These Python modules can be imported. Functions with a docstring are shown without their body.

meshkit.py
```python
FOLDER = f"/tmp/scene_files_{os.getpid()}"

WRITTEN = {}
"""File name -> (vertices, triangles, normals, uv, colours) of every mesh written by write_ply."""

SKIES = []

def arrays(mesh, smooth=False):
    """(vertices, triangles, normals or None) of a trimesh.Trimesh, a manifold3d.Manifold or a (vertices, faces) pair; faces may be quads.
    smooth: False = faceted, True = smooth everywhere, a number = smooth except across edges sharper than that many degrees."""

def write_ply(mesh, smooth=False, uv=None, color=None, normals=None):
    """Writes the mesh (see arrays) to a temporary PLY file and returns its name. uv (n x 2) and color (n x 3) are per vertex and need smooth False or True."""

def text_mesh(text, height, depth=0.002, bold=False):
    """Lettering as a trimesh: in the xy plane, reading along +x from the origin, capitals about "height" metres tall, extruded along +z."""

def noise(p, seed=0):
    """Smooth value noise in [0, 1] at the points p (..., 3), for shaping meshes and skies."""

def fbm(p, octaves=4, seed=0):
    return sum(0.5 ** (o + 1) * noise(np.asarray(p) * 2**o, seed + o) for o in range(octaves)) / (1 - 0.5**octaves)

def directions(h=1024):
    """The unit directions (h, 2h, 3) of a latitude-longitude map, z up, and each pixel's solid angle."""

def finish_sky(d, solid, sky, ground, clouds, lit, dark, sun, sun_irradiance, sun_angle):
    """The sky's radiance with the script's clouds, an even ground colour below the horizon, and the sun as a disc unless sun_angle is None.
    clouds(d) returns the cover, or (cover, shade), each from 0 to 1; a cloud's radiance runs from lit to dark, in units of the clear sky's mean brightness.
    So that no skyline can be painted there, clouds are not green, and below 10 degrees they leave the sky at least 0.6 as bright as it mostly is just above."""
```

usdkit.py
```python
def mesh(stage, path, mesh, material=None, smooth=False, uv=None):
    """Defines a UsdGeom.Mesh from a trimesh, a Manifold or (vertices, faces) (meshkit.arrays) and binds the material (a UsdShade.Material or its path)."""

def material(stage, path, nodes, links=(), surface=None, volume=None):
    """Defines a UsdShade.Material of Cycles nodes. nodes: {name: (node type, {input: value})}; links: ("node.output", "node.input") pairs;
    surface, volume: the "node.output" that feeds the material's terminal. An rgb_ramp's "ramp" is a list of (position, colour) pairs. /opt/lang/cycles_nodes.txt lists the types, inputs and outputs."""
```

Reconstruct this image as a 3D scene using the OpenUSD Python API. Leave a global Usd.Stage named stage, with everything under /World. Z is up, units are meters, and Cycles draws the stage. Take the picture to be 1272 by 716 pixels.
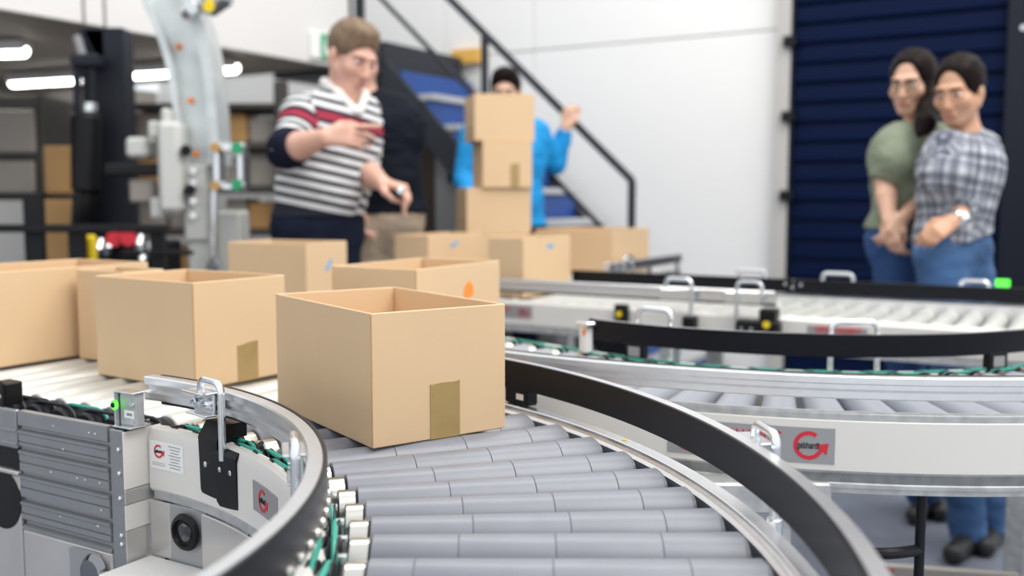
import math, random
import numpy as np, trimesh, usdkit, meshkit
from pxr import Usd, UsdGeom, UsdLux, Gf, Sdf
from meshkit import fbm, text_mesh
random.seed(7); np.random.seed(7)
stage = Usd.Stage.CreateInMemory()
UsdGeom.SetStageUpAxis(stage, 'Z'); UsdGeom.SetStageMetersPerUnit(stage, 1.0)
UsdGeom.Xform.Define(stage, '/World')

# ------------------------------------------------------------------ camera
FPX, V0, CAMH = 1225.0, 246.5, 1.22                     # focal length in pixels of the 1272 wide frame, horizon row, lens height
PITCH = math.atan((358 - V0) / FPX)
cam = UsdGeom.Camera.Define(stage, '/World/camera')
cam.AddTranslateOp().Set((0, 0, CAMH)); cam.AddRotateXOp().Set(90 - math.degrees(PITCH))
cam.CreateHorizontalApertureAttr(36.0); cam.CreateVerticalApertureAttr(36.0 * 716 / 1272)
cam.CreateFocalLengthAttr(36.0 * FPX / 1272)
cam.CreateFStopAttr(2.6); cam.CreateFocusDistanceAttr(1.32)
cam.CreateClippingRangeAttr((0.05, 200.0))
cam.CreateExposureAttr(0.34)

# ------------------------------------------------------------------ light: pale sky through the hall's roof lights, plus its ceiling lamps
dome = UsdLux.DomeLight.Define(stage, '/World/sky_light')
dome.CreateIntensityAttr(0.30); dome.CreateColorAttr((0.93, 0.97, 1.0))
def ceiling_lamp(i, x, y, z, w, h, power, tilt=0):
    l = UsdLux.RectLight.Define(stage, f'/World/hall_lamp_{i:03d}')
    l.CreateWidthAttr(w); l.CreateHeightAttr(h); l.CreateIntensityAttr(power); l.CreateColorAttr((1.0, 0.97, 0.92))
    l.AddTranslateOp().Set((x, y, z)); l.AddRotateYOp().Set(tilt)
ceiling_lamp(1, 2.2, 0.2, 5.2, 2.6, 3.0, 6.2, 22)
ceiling_lamp(2, 0.2, 3.6, 5.2, 3.0, 1.6, 4.2)
ceiling_lamp(3, 3.4, 2.8, 5.2, 2.2, 2.2, 5.5, 20)

# ------------------------------------------------------------------ places: the hall's own axes are D (down the belts) and N (across them)
def ray(u, v):
    x, y = (u - 636) / FPX, -(v - 358) / FPX
    c, s = math.cos(PITCH), math.sin(PITCH)
    return np.array([x, c + y * s, -s + y * c])
def at(u, v, Y):                                        # the point at depth Y that stands where the photograph shows (u, v)
    d = ray(u, v); t = Y / d[1]
    return np.array([d[0] * t, Y, CAMH + d[2] * t])
ZR = 0.87                                               # top of the rollers
A0 = math.radians(59.5)
N = np.array([math.cos(A0), math.sin(A0)]); D = np.array([math.sin(A0), -math.cos(A0)])
C1 = np.array([-0.916, 0.898])                          # centre of the near curve
C2 = np.array([0.75, 2.711])                            # centre of the far curve
def W(s, n, z=0.0):
    p = C1 + s * D + n * N
    return np.array([p[0], p[1], z])
N3, D3, Z3 = np.array([*N, 0]), np.array([*D, 0]), np.array([0, 0, 1.0])

# ------------------------------------------------------------------ scene helpers
used = {}
def uniq(parent, name):
    k = (parent, name); n = used.get(k, 0); used[k] = n + 1
    return f'{parent}/{name}' if n == 0 else f'{parent}/{name}_{n:03d}'
class H:
    def __init__(s, prim, loc): s.prim, s.loc, s.path = prim, np.asarray(loc, float), str(prim.GetPath())
def say(prim, **kw):
    for k, v in kw.items():
        if v: prim.SetCustomDataByKey(k, v)
def thing(name, label, cat, loc=(0, 0, 0), group=None, kind=None):
    x = UsdGeom.Xform.Define(stage, uniq('/World', name)); x.AddTranslateOp().Set(tuple(map(float, loc)))
    say(x.GetPrim(), label=label, category=cat, group=group, kind=kind)
    return H(x.GetPrim(), loc)
def obj(name, mesh, material, parent=None, smooth=30, label=None, cat=None, group=None, kind=None, uv=None):
    """One Mesh prim; the mesh is given in world coordinates."""
    if isinstance(mesh, list): mesh = cat_meshes(mesh)
    loc = parent.loc if parent else np.zeros(3)
    if isinstance(mesh, tuple): v, f = np.array(mesh[0], float), mesh[1]
    else: v, f = np.array(mesh.vertices), np.array(mesh.faces)
    path = uniq(parent.path if parent else '/World', name)
    if parent is None:
        loc = np.array([v[:, 0].mean(), v[:, 1].mean(), v[:, 2].min()])
    m = usdkit.mesh(stage, path, (v - loc, f), material, smooth=smooth, uv=uv)
    if parent is None: UsdGeom.Xformable(m).AddTranslateOp().Set(tuple(map(float, loc)))
    say(m.GetPrim(), label=label, category=cat, group=group, kind=kind)
    return H(m.GetPrim(), loc)
def cat_meshes(ms):
    V, F, n = [], [], 0
    for m in ms:
        v, f = (np.asarray(m[0]), np.asarray(m[1])) if isinstance(m, tuple) else (np.asarray(m.vertices), np.asarray(m.faces))
        if f.shape[1] == 4: f = np.vstack([f[:, [0, 1, 2]], f[:, [0, 2, 3]]])
        V.append(v); F.append(f + n); n += len(v)
    return np.vstack(V), np.vstack(F)
def structure(name, mesh, material, label=None, **kw):
    return obj(name, mesh, material, label=label, kind='structure', **kw)

# ------------------------------------------------------------------ shapes
def hull(pts):
    return trimesh.convex.convex_hull(np.asarray(pts, float))
def rbox(size, c=0.002, center=(0, 0, 0), ax=None):
    """A box with chamfered edges. ax: its three axes as rows."""
    h = np.asarray(size, float) / 2; c = min(c, h.min() * 0.6)
    pts = [np.array([sx, sy, sz]) * (h - c * (np.arange(3) != k)) for sx in (-1, 1) for sy in (-1, 1) for sz in (-1, 1) for k in range(3)]
    pts = np.array(pts)
    if ax is not None: pts = pts @ np.asarray(ax)
    return hull(pts + np.asarray(center))
def tube(path, r, sides=10, cap=True):
    p = np.asarray(path, float); n = len(p)
    r = np.broadcast_to(r, (n,))
    t = np.gradient(p, axis=0); t /= np.linalg.norm(t, axis=1, keepdims=True) + 1e-12
    a = np.cross(t[0], [0, 0, 1.0] if abs(t[0][2]) < 0.9 else [1.0, 0, 0]); a /= np.linalg.norm(a)
    ang = np.arange(sides) * 2 * np.pi / sides; V = []
    for i in range(n):
        a = a - t[i] * (a @ t[i]); a /= np.linalg.norm(a); b = np.cross(t[i], a)
        V.append(p[i] + r[i] * (np.cos(ang)[:, None] * a + np.sin(ang)[:, None] * b))
    V = np.vstack(V); i, j = np.meshgrid(np.arange(n - 1), np.arange(sides), indexing='ij')
    q = np.stack([i * sides + j, i * sides + (j + 1) % sides, (i + 1) * sides + (j + 1) % sides, (i + 1) * sides + j], -1).reshape(-1, 4)
    F = np.vstack([q[:, [0, 1, 2]], q[:, [0, 2, 3]]])
    if cap:
        V = np.vstack([V, p[0], p[-1]]); k = len(V) - 2; jj = np.arange(sides)
        F = np.vstack([F, np.stack([np.full(sides, k), (jj + 1) % sides, jj], 1), np.stack([np.full(sides, k + 1), (n - 1) * sides + jj, (n - 1) * sides + (jj + 1) % sides], 1)])
    return V, F
def ring_tube(path, r, sides=8):
    """A closed tube."""
    p = np.asarray(path, float); n = len(p)
    t = np.roll(p, -1, 0) - np.roll(p, 1, 0); t /= np.linalg.norm(t, axis=1, keepdims=True)
    m = np.cross(p[0] - p.mean(0), t[0]); m /= np.linalg.norm(m)
    ang = np.arange(sides) * 2 * np.pi / sides
    b = np.cross(t, m); b /= np.linalg.norm(b, axis=1, keepdims=True)
    V = (p[:, None] + r * (np.cos(ang)[None, :, None] * m + np.sin(ang)[None, :, None] * b[:, None])).reshape(-1, 3)
    i, j = np.meshgrid(np.arange(n), np.arange(sides), indexing='ij'); k = (i + 1) % n
    q = np.stack([i * sides + j, i * sides + (j + 1) % sides, k * sides + (j + 1) % sides, k * sides + j], -1).reshape(-1, 4)
    return V, np.vstack([q[:, [0, 1, 2]], q[:, [0, 2, 3]]])
def fillet(pts, r, n=5):
    pts = [np.asarray(p, float) for p in pts]; out = [pts[0]]
    for i in range(1, len(pts) - 1):
        a, b, c = pts[i - 1], pts[i], pts[i + 1]
        u, v = (a - b) / np.linalg.norm(a - b), (c - b) / np.linalg.norm(c - b)
        rr = min(r, 0.49 * np.linalg.norm(a - b), 0.49 * np.linalg.norm(c - b))
        for t in np.linspace(0, 1, n + 1): out.append((b + u * rr) * (1 - t) ** 2 + 2 * b * t * (1 - t) + (b + v * rr) * t ** 2)
    return np.array(out + [pts[-1]])
def lathe(prof, p0, p1, seg=20):
    """prof: (distance from p0 towards p1, radius)."""
    p0, p1 = np.asarray(p0, float), np.asarray(p1, float); d = (p1 - p0) / np.linalg.norm(p1 - p0)
    prof = [(t, max(r, 1e-5)) for t, r in prof]
    a = np.cross(d, [0, 0, 1.0] if abs(d[2]) < 0.9 else [1.0, 0, 0]); a /= np.linalg.norm(a); b = np.cross(d, a)
    ang = np.arange(seg) * 2 * np.pi / seg; ringv = np.cos(ang)[:, None] * a + np.sin(ang)[:, None] * b
    V = np.vstack([p0 + d * t + r * ringv for t, r in prof]); n = len(prof)
    i, j = np.meshgrid(np.arange(n - 1), np.arange(seg), indexing='ij')
    q = np.stack([i * seg + j, i * seg + (j + 1) % seg, (i + 1) * seg + (j + 1) % seg, (i + 1) * seg + j], -1).reshape(-1, 4)
    F = [q[:, [0, 1, 2]], q[:, [0, 2, 3]]]
    V = np.vstack([V, p0 + d * prof[0][0], p0 + d * prof[-1][0]]); k = len(V) - 2; jj = np.arange(seg)
    F += [np.stack([np.full(seg, k), (jj + 1) % seg, jj], 1), np.stack([np.full(seg, k + 1), (n - 1) * seg + jj, (n - 1) * seg + (jj + 1) % seg], 1)]
    return V, np.vstack(F)
def drum(p0, p1, r, c=0.001, seg=18):
    L = np.linalg.norm(np.asarray(p1, float) - np.asarray(p0, float))
    return lathe([(0, r - c), (c, r), (L - c, r), (L, r - c)], p0, p1, seg)
def arc(c, a0, a1, n):                                  # stations of a sweep: (origin, sideways direction) pairs; the profile is (radius, z)
    return [(np.asarray(c), np.array([math.cos(t), math.sin(t)])) for t in np.radians(np.linspace(a0, a1, n))]
def run(s0, s1, n=2):                                   # the same along D; the profile is (n, z)
    return [(C1 + s * D, N) for s in np.linspace(s0, s1, n)]
def run_n(n0, n1, s0=0, k=2):                           # along N; the profile is (s, z)
    return [(C1 + n * N, D) for n in np.linspace(n0, n1, k)]
def sweep(prof, st):
    from shapely.geometry import Polygon
    prof = np.asarray(prof, float); m = len(prof); n = len(st)
    V = np.vstack([np.hstack([o + np.outer(prof[:, 0], l), prof[:, 1:]]) for o, l in st])
    i, j = np.meshgrid(np.arange(n - 1), np.arange(m), indexing='ij')
    q = np.stack([i * m + j, i * m + (j + 1) % m, (i + 1) * m + (j + 1) % m, (i + 1) * m + j], -1).reshape(-1, 4)
    _, tri = trimesh.creation.triangulate_polygon(Polygon(prof), engine='earcut'); tri = np.asarray(tri) % m
    return V, np.vstack([q[:, [0, 1, 2]], q[:, [0, 2, 3]], tri[:, ::-1], tri + (n - 1) * m])
def rect(o0, o1, z0, z1, c=0.0015):
    o0, o1 = min(o0, o1), max(o0, o1)
    return [(o0 + c, z0), (o1 - c, z0), (o1, z0 + c), (o1, z1 - c), (o1 - c, z1), (o0 + c, z1), (o0, z1 - c), (o0, z0 + c)]
def plate(poly, thick, o, ex, ey):
    """A flat shape (2-D outline in ex, ey) extruded by thick along ex x ey."""
    from shapely.geometry import Polygon
    p = poly if hasattr(poly, 'exterior') else Polygon(poly)
    m = trimesh.creation.extrude_polygon(p, thick, engine='earcut')
    ex, ey = np.asarray(ex, float), np.asarray(ey, float)
    return np.asarray(m.vertices) @ np.array([ex, ey, np.cross(ex, ey)]) + np.asarray(o), np.asarray(m.faces)

# ------------------------------------------------------------------ materials
def lk(n): return f'/World/Looks/{n}'
def mat(name, color, rough=0.5, metal=0.0, var=0.0, scale=30.0, bump=0.0, bscale=200.0, squash=(1, 1, 1), **kw):
    nodes = {'p': ('principled_bsdf', {'base_color': color, 'roughness': rough, 'metallic': metal, **kw})}; links = []
    if var or bump:
        nodes['tc'] = ('texture_coordinate', {}); nodes['mp'] = ('mapping', {'scale': squash}); links += [('tc.object', 'mp.vector')]
    if var:
        nodes['n'] = ('noise_texture', {'scale': scale, 'detail': 4.0})
        c = np.array(color)
        nodes['r'] = ('rgb_ramp', {'ramp': [(0.3, tuple(np.clip(c * (1 - var), 0, 1))), (0.7, tuple(np.clip(c * (1 + var), 0, 1)))]})
        links += [('mp.vector', 'n.vector'), ('n.fac', 'r.fac'), ('r.color', 'p.base_color')]
    if bump:
        nodes['bn'] = ('noise_texture', {'scale': bscale, 'detail': 3.0}); nodes['b'] = ('bump', {'strength': bump, 'distance': 0.002})
        links += [('mp.vector', 'bn.vector'), ('bn.fac', 'b.height'), ('b.normal', 'p.normal')]
    return usdkit.material(stage, lk(name), nodes, links, 'p.BSDF')
M = {}
M['card'] = mat('cardboard', (0.66, 0.465, 0.28), 0.75, var=0.018, scale=9, bump=0.05, bscale=260)
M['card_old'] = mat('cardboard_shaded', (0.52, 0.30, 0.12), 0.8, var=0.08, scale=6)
M['tape'] = mat('packing_tape', (0.37, 0.25, 0.10), 0.32, var=0.06, scale=40)
M['roller'] = mat('roller_sleeve', (0.195, 0.202, 0.232), 0.36, var=0.04, scale=25)
M['roller_far'] = mat('roller_plastic', (0.27, 0.28, 0.315), 0.42)
M['zincroll'] = mat('zinc_roller', (0.60, 0.60, 0.57), 0.42, 0.45, var=0.03, scale=20)
M['zinc'] = mat('bright_zinc', (0.80, 0.82, 0.84), 0.22, 1.0, var=0.05, scale=60)
M['alu'] = mat('aluminium', (0.82, 0.82, 0.83), 0.30, 1.0, var=0.03, scale=40)
M['galv'] = mat('galvanised_sheet', (0.47, 0.475, 0.48), 0.55, 0.5, var=0.16, scale=45)
M['ribbed'] = mat('grey_anodised', (0.30, 0.305, 0.315), 0.40, 0.6, var=0.04, scale=20)
M['steel'] = mat('sheet_steel', (0.60, 0.58, 0.56), 0.33, 0.7, var=0.05, scale=12)
M['cap'] = mat('polished_cap', (0.62, 0.60, 0.56), 0.24, 1.0)
M['strip'] = mat('black_wear_strip', (0.006, 0.0065, 0.010), 0.30, specular_ior_level=0.22)
M['black'] = mat('black_plastic', (0.006, 0.006, 0.007), 0.40, specular_ior_level=0.25)
M['blackm'] = mat('black_steel', (0.008, 0.008, 0.010), 0.45, specular_ior_level=0.25)
M['rubber'] = mat('rubber', (0.012, 0.013, 0.018), 0.45, specular_ior_level=0.35)
M['cream'] = mat('cream_powder_coat', (0.72, 0.69, 0.65), 0.38)
M['belt'] = mat('green_belt', (0.03, 0.32, 0.24), 0.4)
M['plate'] = mat('grey_label_plate', (0.34, 0.34, 0.35), 0.42, 0.3)
M['red'] = mat('red_print', (0.60, 0.02, 0.04), 0.5)
M['ink'] = mat('black_print', (0.02, 0.02, 0.025), 0.5)
M['paper'] = mat('white_label', (0.85, 0.84, 0.82), 0.55)
M['greyprint'] = mat('grey_print', (0.25, 0.25, 0.26), 0.6)
M['yellow'] = mat('yellow_sticker', (0.85, 0.62, 0.01), 0.5)
M['blue_mark'] = mat('blue_marker', (0.10, 0.38, 0.75), 0.6)
M['orange'] = mat('orange_sticker', (0.95, 0.27, 0.04), 0.55)
M['led'] = usdkit.material(stage, lk('green_lamp'), {'e': ('emission', {'color': (0.12, 1.0, 0.08), 'strength': 1.6})}, surface='e.emission')
M['tubelight'] = usdkit.material(stage, lk('tube_lamp'), {'e': ('emission', {'color': (1.0, 0.98, 0.93), 'strength': 9.0})}, surface='e.emission')
M['wall'] = mat('white_wall_panel', (0.80, 0.79, 0.78), 0.6, var=0.015, scale=1.2)
M['fascia'] = mat('white_fascia', (0.70, 0.68, 0.665), 0.5)
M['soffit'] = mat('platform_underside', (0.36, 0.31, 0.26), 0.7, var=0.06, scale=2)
M['floor'] = mat('hall_floor', (0.20, 0.22, 0.27), 0.35, var=0.12, scale=5)
M['navy'] = mat('navy_door_slat', (0.0028, 0.0085, 0.036), 0.42, specular_ior_level=0.07)
M['navyframe'] = mat('navy_frame', (0.006, 0.008, 0.016), 0.45, specular_ior_level=0.25)
M['stairs'] = mat('anthracite_paint', (0.024, 0.028, 0.037), 0.5, specular_ior_level=0.3)
M['tread'] = mat('grating_tread', (0.50, 0.51, 0.52), 0.5, 0.2)
M['column'] = mat('blue_black_column', (0.013, 0.015, 0.025), 0.5, specular_ior_level=0.3)
M['bluecrate'] = mat('blue_plastic', (0.010, 0.06, 0.27), 0.45, var=0.1, scale=8)
M['machine'] = mat('pale_machine_paint', (0.60, 0.60, 0.57), 0.4)
M['arch'] = mat('galvanised_arch', (0.64, 0.67, 0.67), 0.42, 0.6, var=0.14, scale=9)
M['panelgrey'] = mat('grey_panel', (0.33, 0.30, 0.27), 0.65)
M['brown'] = mat('dark_brown_door', (0.035, 0.022, 0.016), 0.6)
M['greydoor'] = mat('grey_door', (0.20, 0.20, 0.21), 0.5)
M['shelfdark'] = mat('dark_shelf', (0.05, 0.045, 0.04), 0.6)
M['jamb'] = mat('jamb_grey', (0.46, 0.44, 0.42), 0.5)
M['green_sign'] = mat('green_sign', (0.02, 0.36, 0.16), 0.5)
# ================================================================== the hall
structure('floor', rbox((16, 16, 0.1), 0.001, (0, 4, -0.05)), M['floor'], 'blue-grey smooth hall floor under the conveyors')
NW = 5.35                                               # the back wall's plane
def wbox(s0, s1, n0, n1, z0, z1, c=0.003):
    return rbox((abs(s1 - s0), abs(n1 - n0), abs(z1 - z0)), c, W((s0 + s1) / 2, (n0 + n1) / 2, (z0 + z1) / 2), ax=[D3, N3, Z3])
wl = thing('wall_back', 'white panelled back wall behind the stairs', None, W(-1.4, NW), kind='structure')
for s0, s1 in ((-5.5, -2.62), (-2.62, -1.93), (-1.93, -0.33)):
    for z0, z1 in ((0, 2.17), (2.17, 5.0)):
        obj('wall_panel', wbox(s0 + 0.002, s1 - 0.002, NW, NW + 0.1, z0 + 0.003, z1 - 0.003, 0.006), M['wall'], wl)
obj('wall_panel', wbox(1.05, 5.0, NW, NW + 0.1, 0, 5.0), M['wall'], wl)
obj('wall_panel', wbox(-0.33, 1.05, NW, NW + 0.1, 3.4, 5.0), M['wall'], wl)
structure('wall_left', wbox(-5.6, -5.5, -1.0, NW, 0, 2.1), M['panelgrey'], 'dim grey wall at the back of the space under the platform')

# the navy rolling door
dr = thing('door_1', 'dark navy rolling door of wide horizontal slats', None, W(0.3, NW), kind='structure')
for k in range(31):
    z = 0.02 + k * 0.108
    prof = [(0, z), (-0.026, z + 0.002), (-0.042, z + 0.010), (-0.042, z + 0.018), (-0.022, z + 0.026), (-0.022, z + 0.088), (-0.016, z + 0.1075), (0, z + 0.1078)]
    obj('slat', sweep([(NW - 0.01 + a, b) for a, b in prof], run(-0.25, 0.83)), M['navy'], dr, smooth=20)
obj('door_backing', wbox(-.25, .85, NW - .008, NW + .02, 0, 3.4), M['navyframe'], dr)
obj('door_jamb', wbox(-0.33, -0.25, NW - 0.08, NW, 0, 3.4), M['jamb'], dr)
obj('guide_rail', wbox(0.83, 0.99, NW - 0.09, NW, 0, 3.4), M['navyframe'], dr)
obj('guide_rail', wbox(-0.262, -0.235, NW - 0.07, NW - 0.005, 0, 3.4), M['navyframe'], dr)
for (u, v) in ((990, 42), (985, 140), (981, 243)):
    z = at(u, v, 5.3)[2]
    obj('hinge_block', wbox(-0.285, -0.215, NW - 0.115, NW - 0.06, z - 0.03, z + 0.03, 0.006), M['black'], dr)
obj('bolt_head', drum(W(0.9, NW - 0.1, 2.06), W(0.9, NW - 0.088, 2.06), 0.014), M['zinc'], dr)

# the raised platform on the left
SM = -2.62
pf = thing('raised_platform', 'white edged raised platform over the dim storage space on the left', 'platform', W(SM, 2.0, 0))
def rays(u, v, s):                                      # where the line of sight meets the plane s
    d = ray(u, v); t = (s + C1 @ D) / (d[:2] @ D); p = d * t
    return (p[:2] - C1) @ N, p[2] + CAMH
ZB = rays(200, 46, SM)[1]
fr_n = [-1.0, rays(104, 30, SM)[0], rays(130, 30, SM)[0], 4.35]
for a, b in zip(fr_n[:-1], fr_n[1:]):
    obj('fascia_panel', wbox(SM - 0.03, SM, a + 0.012, b - 0.004, ZB, ZB + 0.42), M['fascia'], pf)
obj('fascia_backing', wbox(SM - 0.08, SM - 0.03, -1.0, 4.35, ZB + 0.01, ZB + 0.4), M['column'], pf)
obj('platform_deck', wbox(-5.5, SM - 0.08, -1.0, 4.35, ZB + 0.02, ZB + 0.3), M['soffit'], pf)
for u in (427, 443):
    n = rays(u, 10, SM - 0.1)[0]
    obj('railing_post', wbox(SM - 0.1, SM - 0.05, n - 0.022, n + 0.022, ZB + 0.3, ZB + 1.4), M['stairs'], pf)
obj('railing_bar', wbox(SM - 0.095, SM - 0.055, 1.0, 4.3, ZB + 1.36, ZB + 1.4), M['stairs'], pf)
# exit sign on the platform's edge
n0, zz = rays(401, 57, SM + 0.03)
sg = thing('exit_sign', 'green and white emergency exit sign hanging on the platform edge', 'sign', W(SM + 0.02, n0, zz - 0.075))
obj('sign_board', wbox(SM + 0.002, SM + 0.022, n0 - 0.085, n0 + 0.085, zz - 0.075, zz + 0.075), M['paper'], sg)
obj('green_field', wbox(SM + 0.022, SM + 0.025, n0 - 0.01, n0 + 0.08, zz - 0.07, zz + 0.07, 0.001), M['green_sign'], sg)
obj('pictogram', [wbox(SM + 0.025, SM + 0.027, n0 + 0.022, n0 + 0.05, zz - 0.05, zz + 0.02, 0.0005), wbox(SM + 0.025, SM + 0.027, n0 + 0.028, n0 + 0.044, zz + 0.028, zz + 0.044, 0.0005)], M['paper'], sg)
# tube lamps under the platform
def tube_lamp(u0, v0, u1, v1, label):
    t0 = (ZB - 0.03 - CAMH)
    a = ray(u0, v0); a = a * t0 / a[2]; b = ray(u1, v1); b = b * t0 / b[2]
    a, b = a + [0, 0, CAMH], b + [0, 0, CAMH]
    d = (b - a) / np.linalg.norm(b - a); s = np.cross(d, Z3)
    t = thing('tube_lamp', label, 'ceiling lamp', (a + b) / 2)
    obj('lamp_housing', rbox((np.linalg.norm(b - a), 0.10, 0.05), 0.006, (a + b) / 2 + [0, 0, 0.015], ax=[d, s, Z3]), M['fascia'], t)
    obj('diffuser', lathe([(0, 0.02), (0.015, 0.030), (np.linalg.norm(b - a) - 0.015, 0.030), (np.linalg.norm(b - a), 0.02)], a - [0, 0, 0.01], b - [0, 0, 0.01], 14), M['tubelight'], t)
tube_lamp(14, 101, 130, 94, 'lit tube lamp under the platform, left of the dark column')
tube_lamp(150, 91, 295, 82, 'lit tube lamp under the platform, behind the steel arch')
tube_lamp(-60, 64, 33, 61, 'lit tube lamp under the platform at the left edge of the photo')

# ------------------------------------------------------------------ dim storage under the platform
def dbox(u0, u1, v0, v1, Y, depth=0.3, c=0.01):         # an upright block whose front is seen between these columns and rows at depth Y
    a, b = at(u0, v1, Y), at(u1, v0, Y)
    return rbox((abs(b[0] - a[0]), depth, abs(b[2] - a[2])), c, ((a[0] + b[0]) / 2, Y + depth / 2, (a[2] + b[2]) / 2))
cb = thing('storage_cabinet', 'tall pale grey storage cabinet at the left edge with three stacked doors', 'cabinet', at(10, 420, 5.0) * [1, 1, 0])
zb = at(10, 335, 5.0)[2]
obj('carcass', rbox((0.62, 0.4, zb + 0.88), 0.01, (at(0, 300, 5.0)[0] - 0.1, 5.24, (zb + 0.88) / 2)), M['shelfdark'], cb)
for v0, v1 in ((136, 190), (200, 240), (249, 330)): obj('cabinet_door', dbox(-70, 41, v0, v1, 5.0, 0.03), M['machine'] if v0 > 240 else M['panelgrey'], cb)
st_ = thing('storage_rack', 'dark storage rack loaded with cartons behind the arm', 'rack', at(305, 400, 5.4) * [1, 1, 0])
for u in (160, 252, 352): obj('rack_post', dbox(u - 4, u + 4, 100, 520, 5.4, 0.05), M['shelfdark'], st_)
for v in (128, 178, 232, 285, 345): obj('rack_shelf', dbox(160, 352, v, v + 8, 5.42, 0.5), M['shelfdark'], st_)
rr = random.Random(3)
for i, (va, vb) in enumerate(((138, 178), (188, 232), (243, 285), (300, 345))):
    for j, (ua, ub) in enumerate(((282, 306), (309, 346), (168, 205), (210, 246))):
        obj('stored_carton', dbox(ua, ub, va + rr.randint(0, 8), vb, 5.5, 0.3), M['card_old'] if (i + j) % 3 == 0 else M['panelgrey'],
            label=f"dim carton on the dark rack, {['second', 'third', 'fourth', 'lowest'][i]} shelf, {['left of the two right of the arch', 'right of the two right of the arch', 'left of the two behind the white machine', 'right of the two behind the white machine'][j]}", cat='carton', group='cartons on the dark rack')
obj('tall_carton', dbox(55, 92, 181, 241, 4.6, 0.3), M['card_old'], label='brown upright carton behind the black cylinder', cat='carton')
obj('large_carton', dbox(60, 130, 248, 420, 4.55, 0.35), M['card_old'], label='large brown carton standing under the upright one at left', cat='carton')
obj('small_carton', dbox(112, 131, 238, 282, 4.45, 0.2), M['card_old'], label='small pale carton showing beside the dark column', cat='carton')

# ------------------------------------------------------------------ the dark column, rails and the lifting arm
co = thing('steel_column', 'blue-black steel column carrying the platform edge', 'column', at(140, 400, 4.3) * [1, 1, 0])
obj('column_shaft', dbox(126, 152, 34, 600, 4.3, 0.12, 0.004), M['column'], co)
obj('column_flange', dbox(121, 130, 34, 600, 4.34, 0.02, 0.002), M['column'], co)
a, b, c_ = at(106, 38, 4.32), at(130, 38, 4.32), at(130, 90, 4.32)
obj('gusset', plate([(0, 0), (b[0] - a[0], 0), (b[0] - a[0], c_[2] - a[2])], 0.02, a, (1, 0, 0), (0, 0, 1)), M['column'], co)
lc = thing('hanging_cylinder', 'black cylinder hanging on two rods beside the column', 'cylinder', at(108, 240, 4.2))
p0, p1 = at(108, 240, 4.2), at(108, 140, 4.2); r = abs(at(90, 200, 4.2)[0] - at(127, 200, 4.2)[0]) / 2
obj('cylinder_body', lathe([(0, r - .02), (0.015, r), (p1[2] - p0[2] - 0.02, r), (p1[2] - p0[2], r * .8)], p0, p1, 24), M['black'], lc)
obj('neck_fitting', drum(at(112, 139, 4.2), at(112, 128, 4.2), 0.030), M['zinc'], lc)
for u in (96, 115): obj('rod', drum(at(u, 140, 4.22), at(u, 76, 4.22), 0.017 if u < 105 else 0.011), M['column'], lc)
obj('rod_clamp', dbox(86, 120, 66, 82, 4.18, 0.1), M['column'], lc)
obj('hanger_arm', tube([at(103, 72, 4.2), at(96, 48, 4.3)], 0.02), M['greydoor'], lc)
obj('hose', tube(fillet([at(108, 240, 4.2), at(106, 262, 4.2), at(104, 290, 4.25)], .1), 0.055), M['black'], lc)
rl = thing('guard_railing', 'thin black guard railing in front of the lifting arm', 'railing', at(105, 420, 3.7) * [1, 1, 0])
for v0, v1, u0, u1 in ((279, 289, -40, 206), (311, 317, 150, 238)): obj('rail', dbox(u0, u1, v0, v1, 3.7, 0.03, 0.004), M['blackm'], rl)
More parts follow.
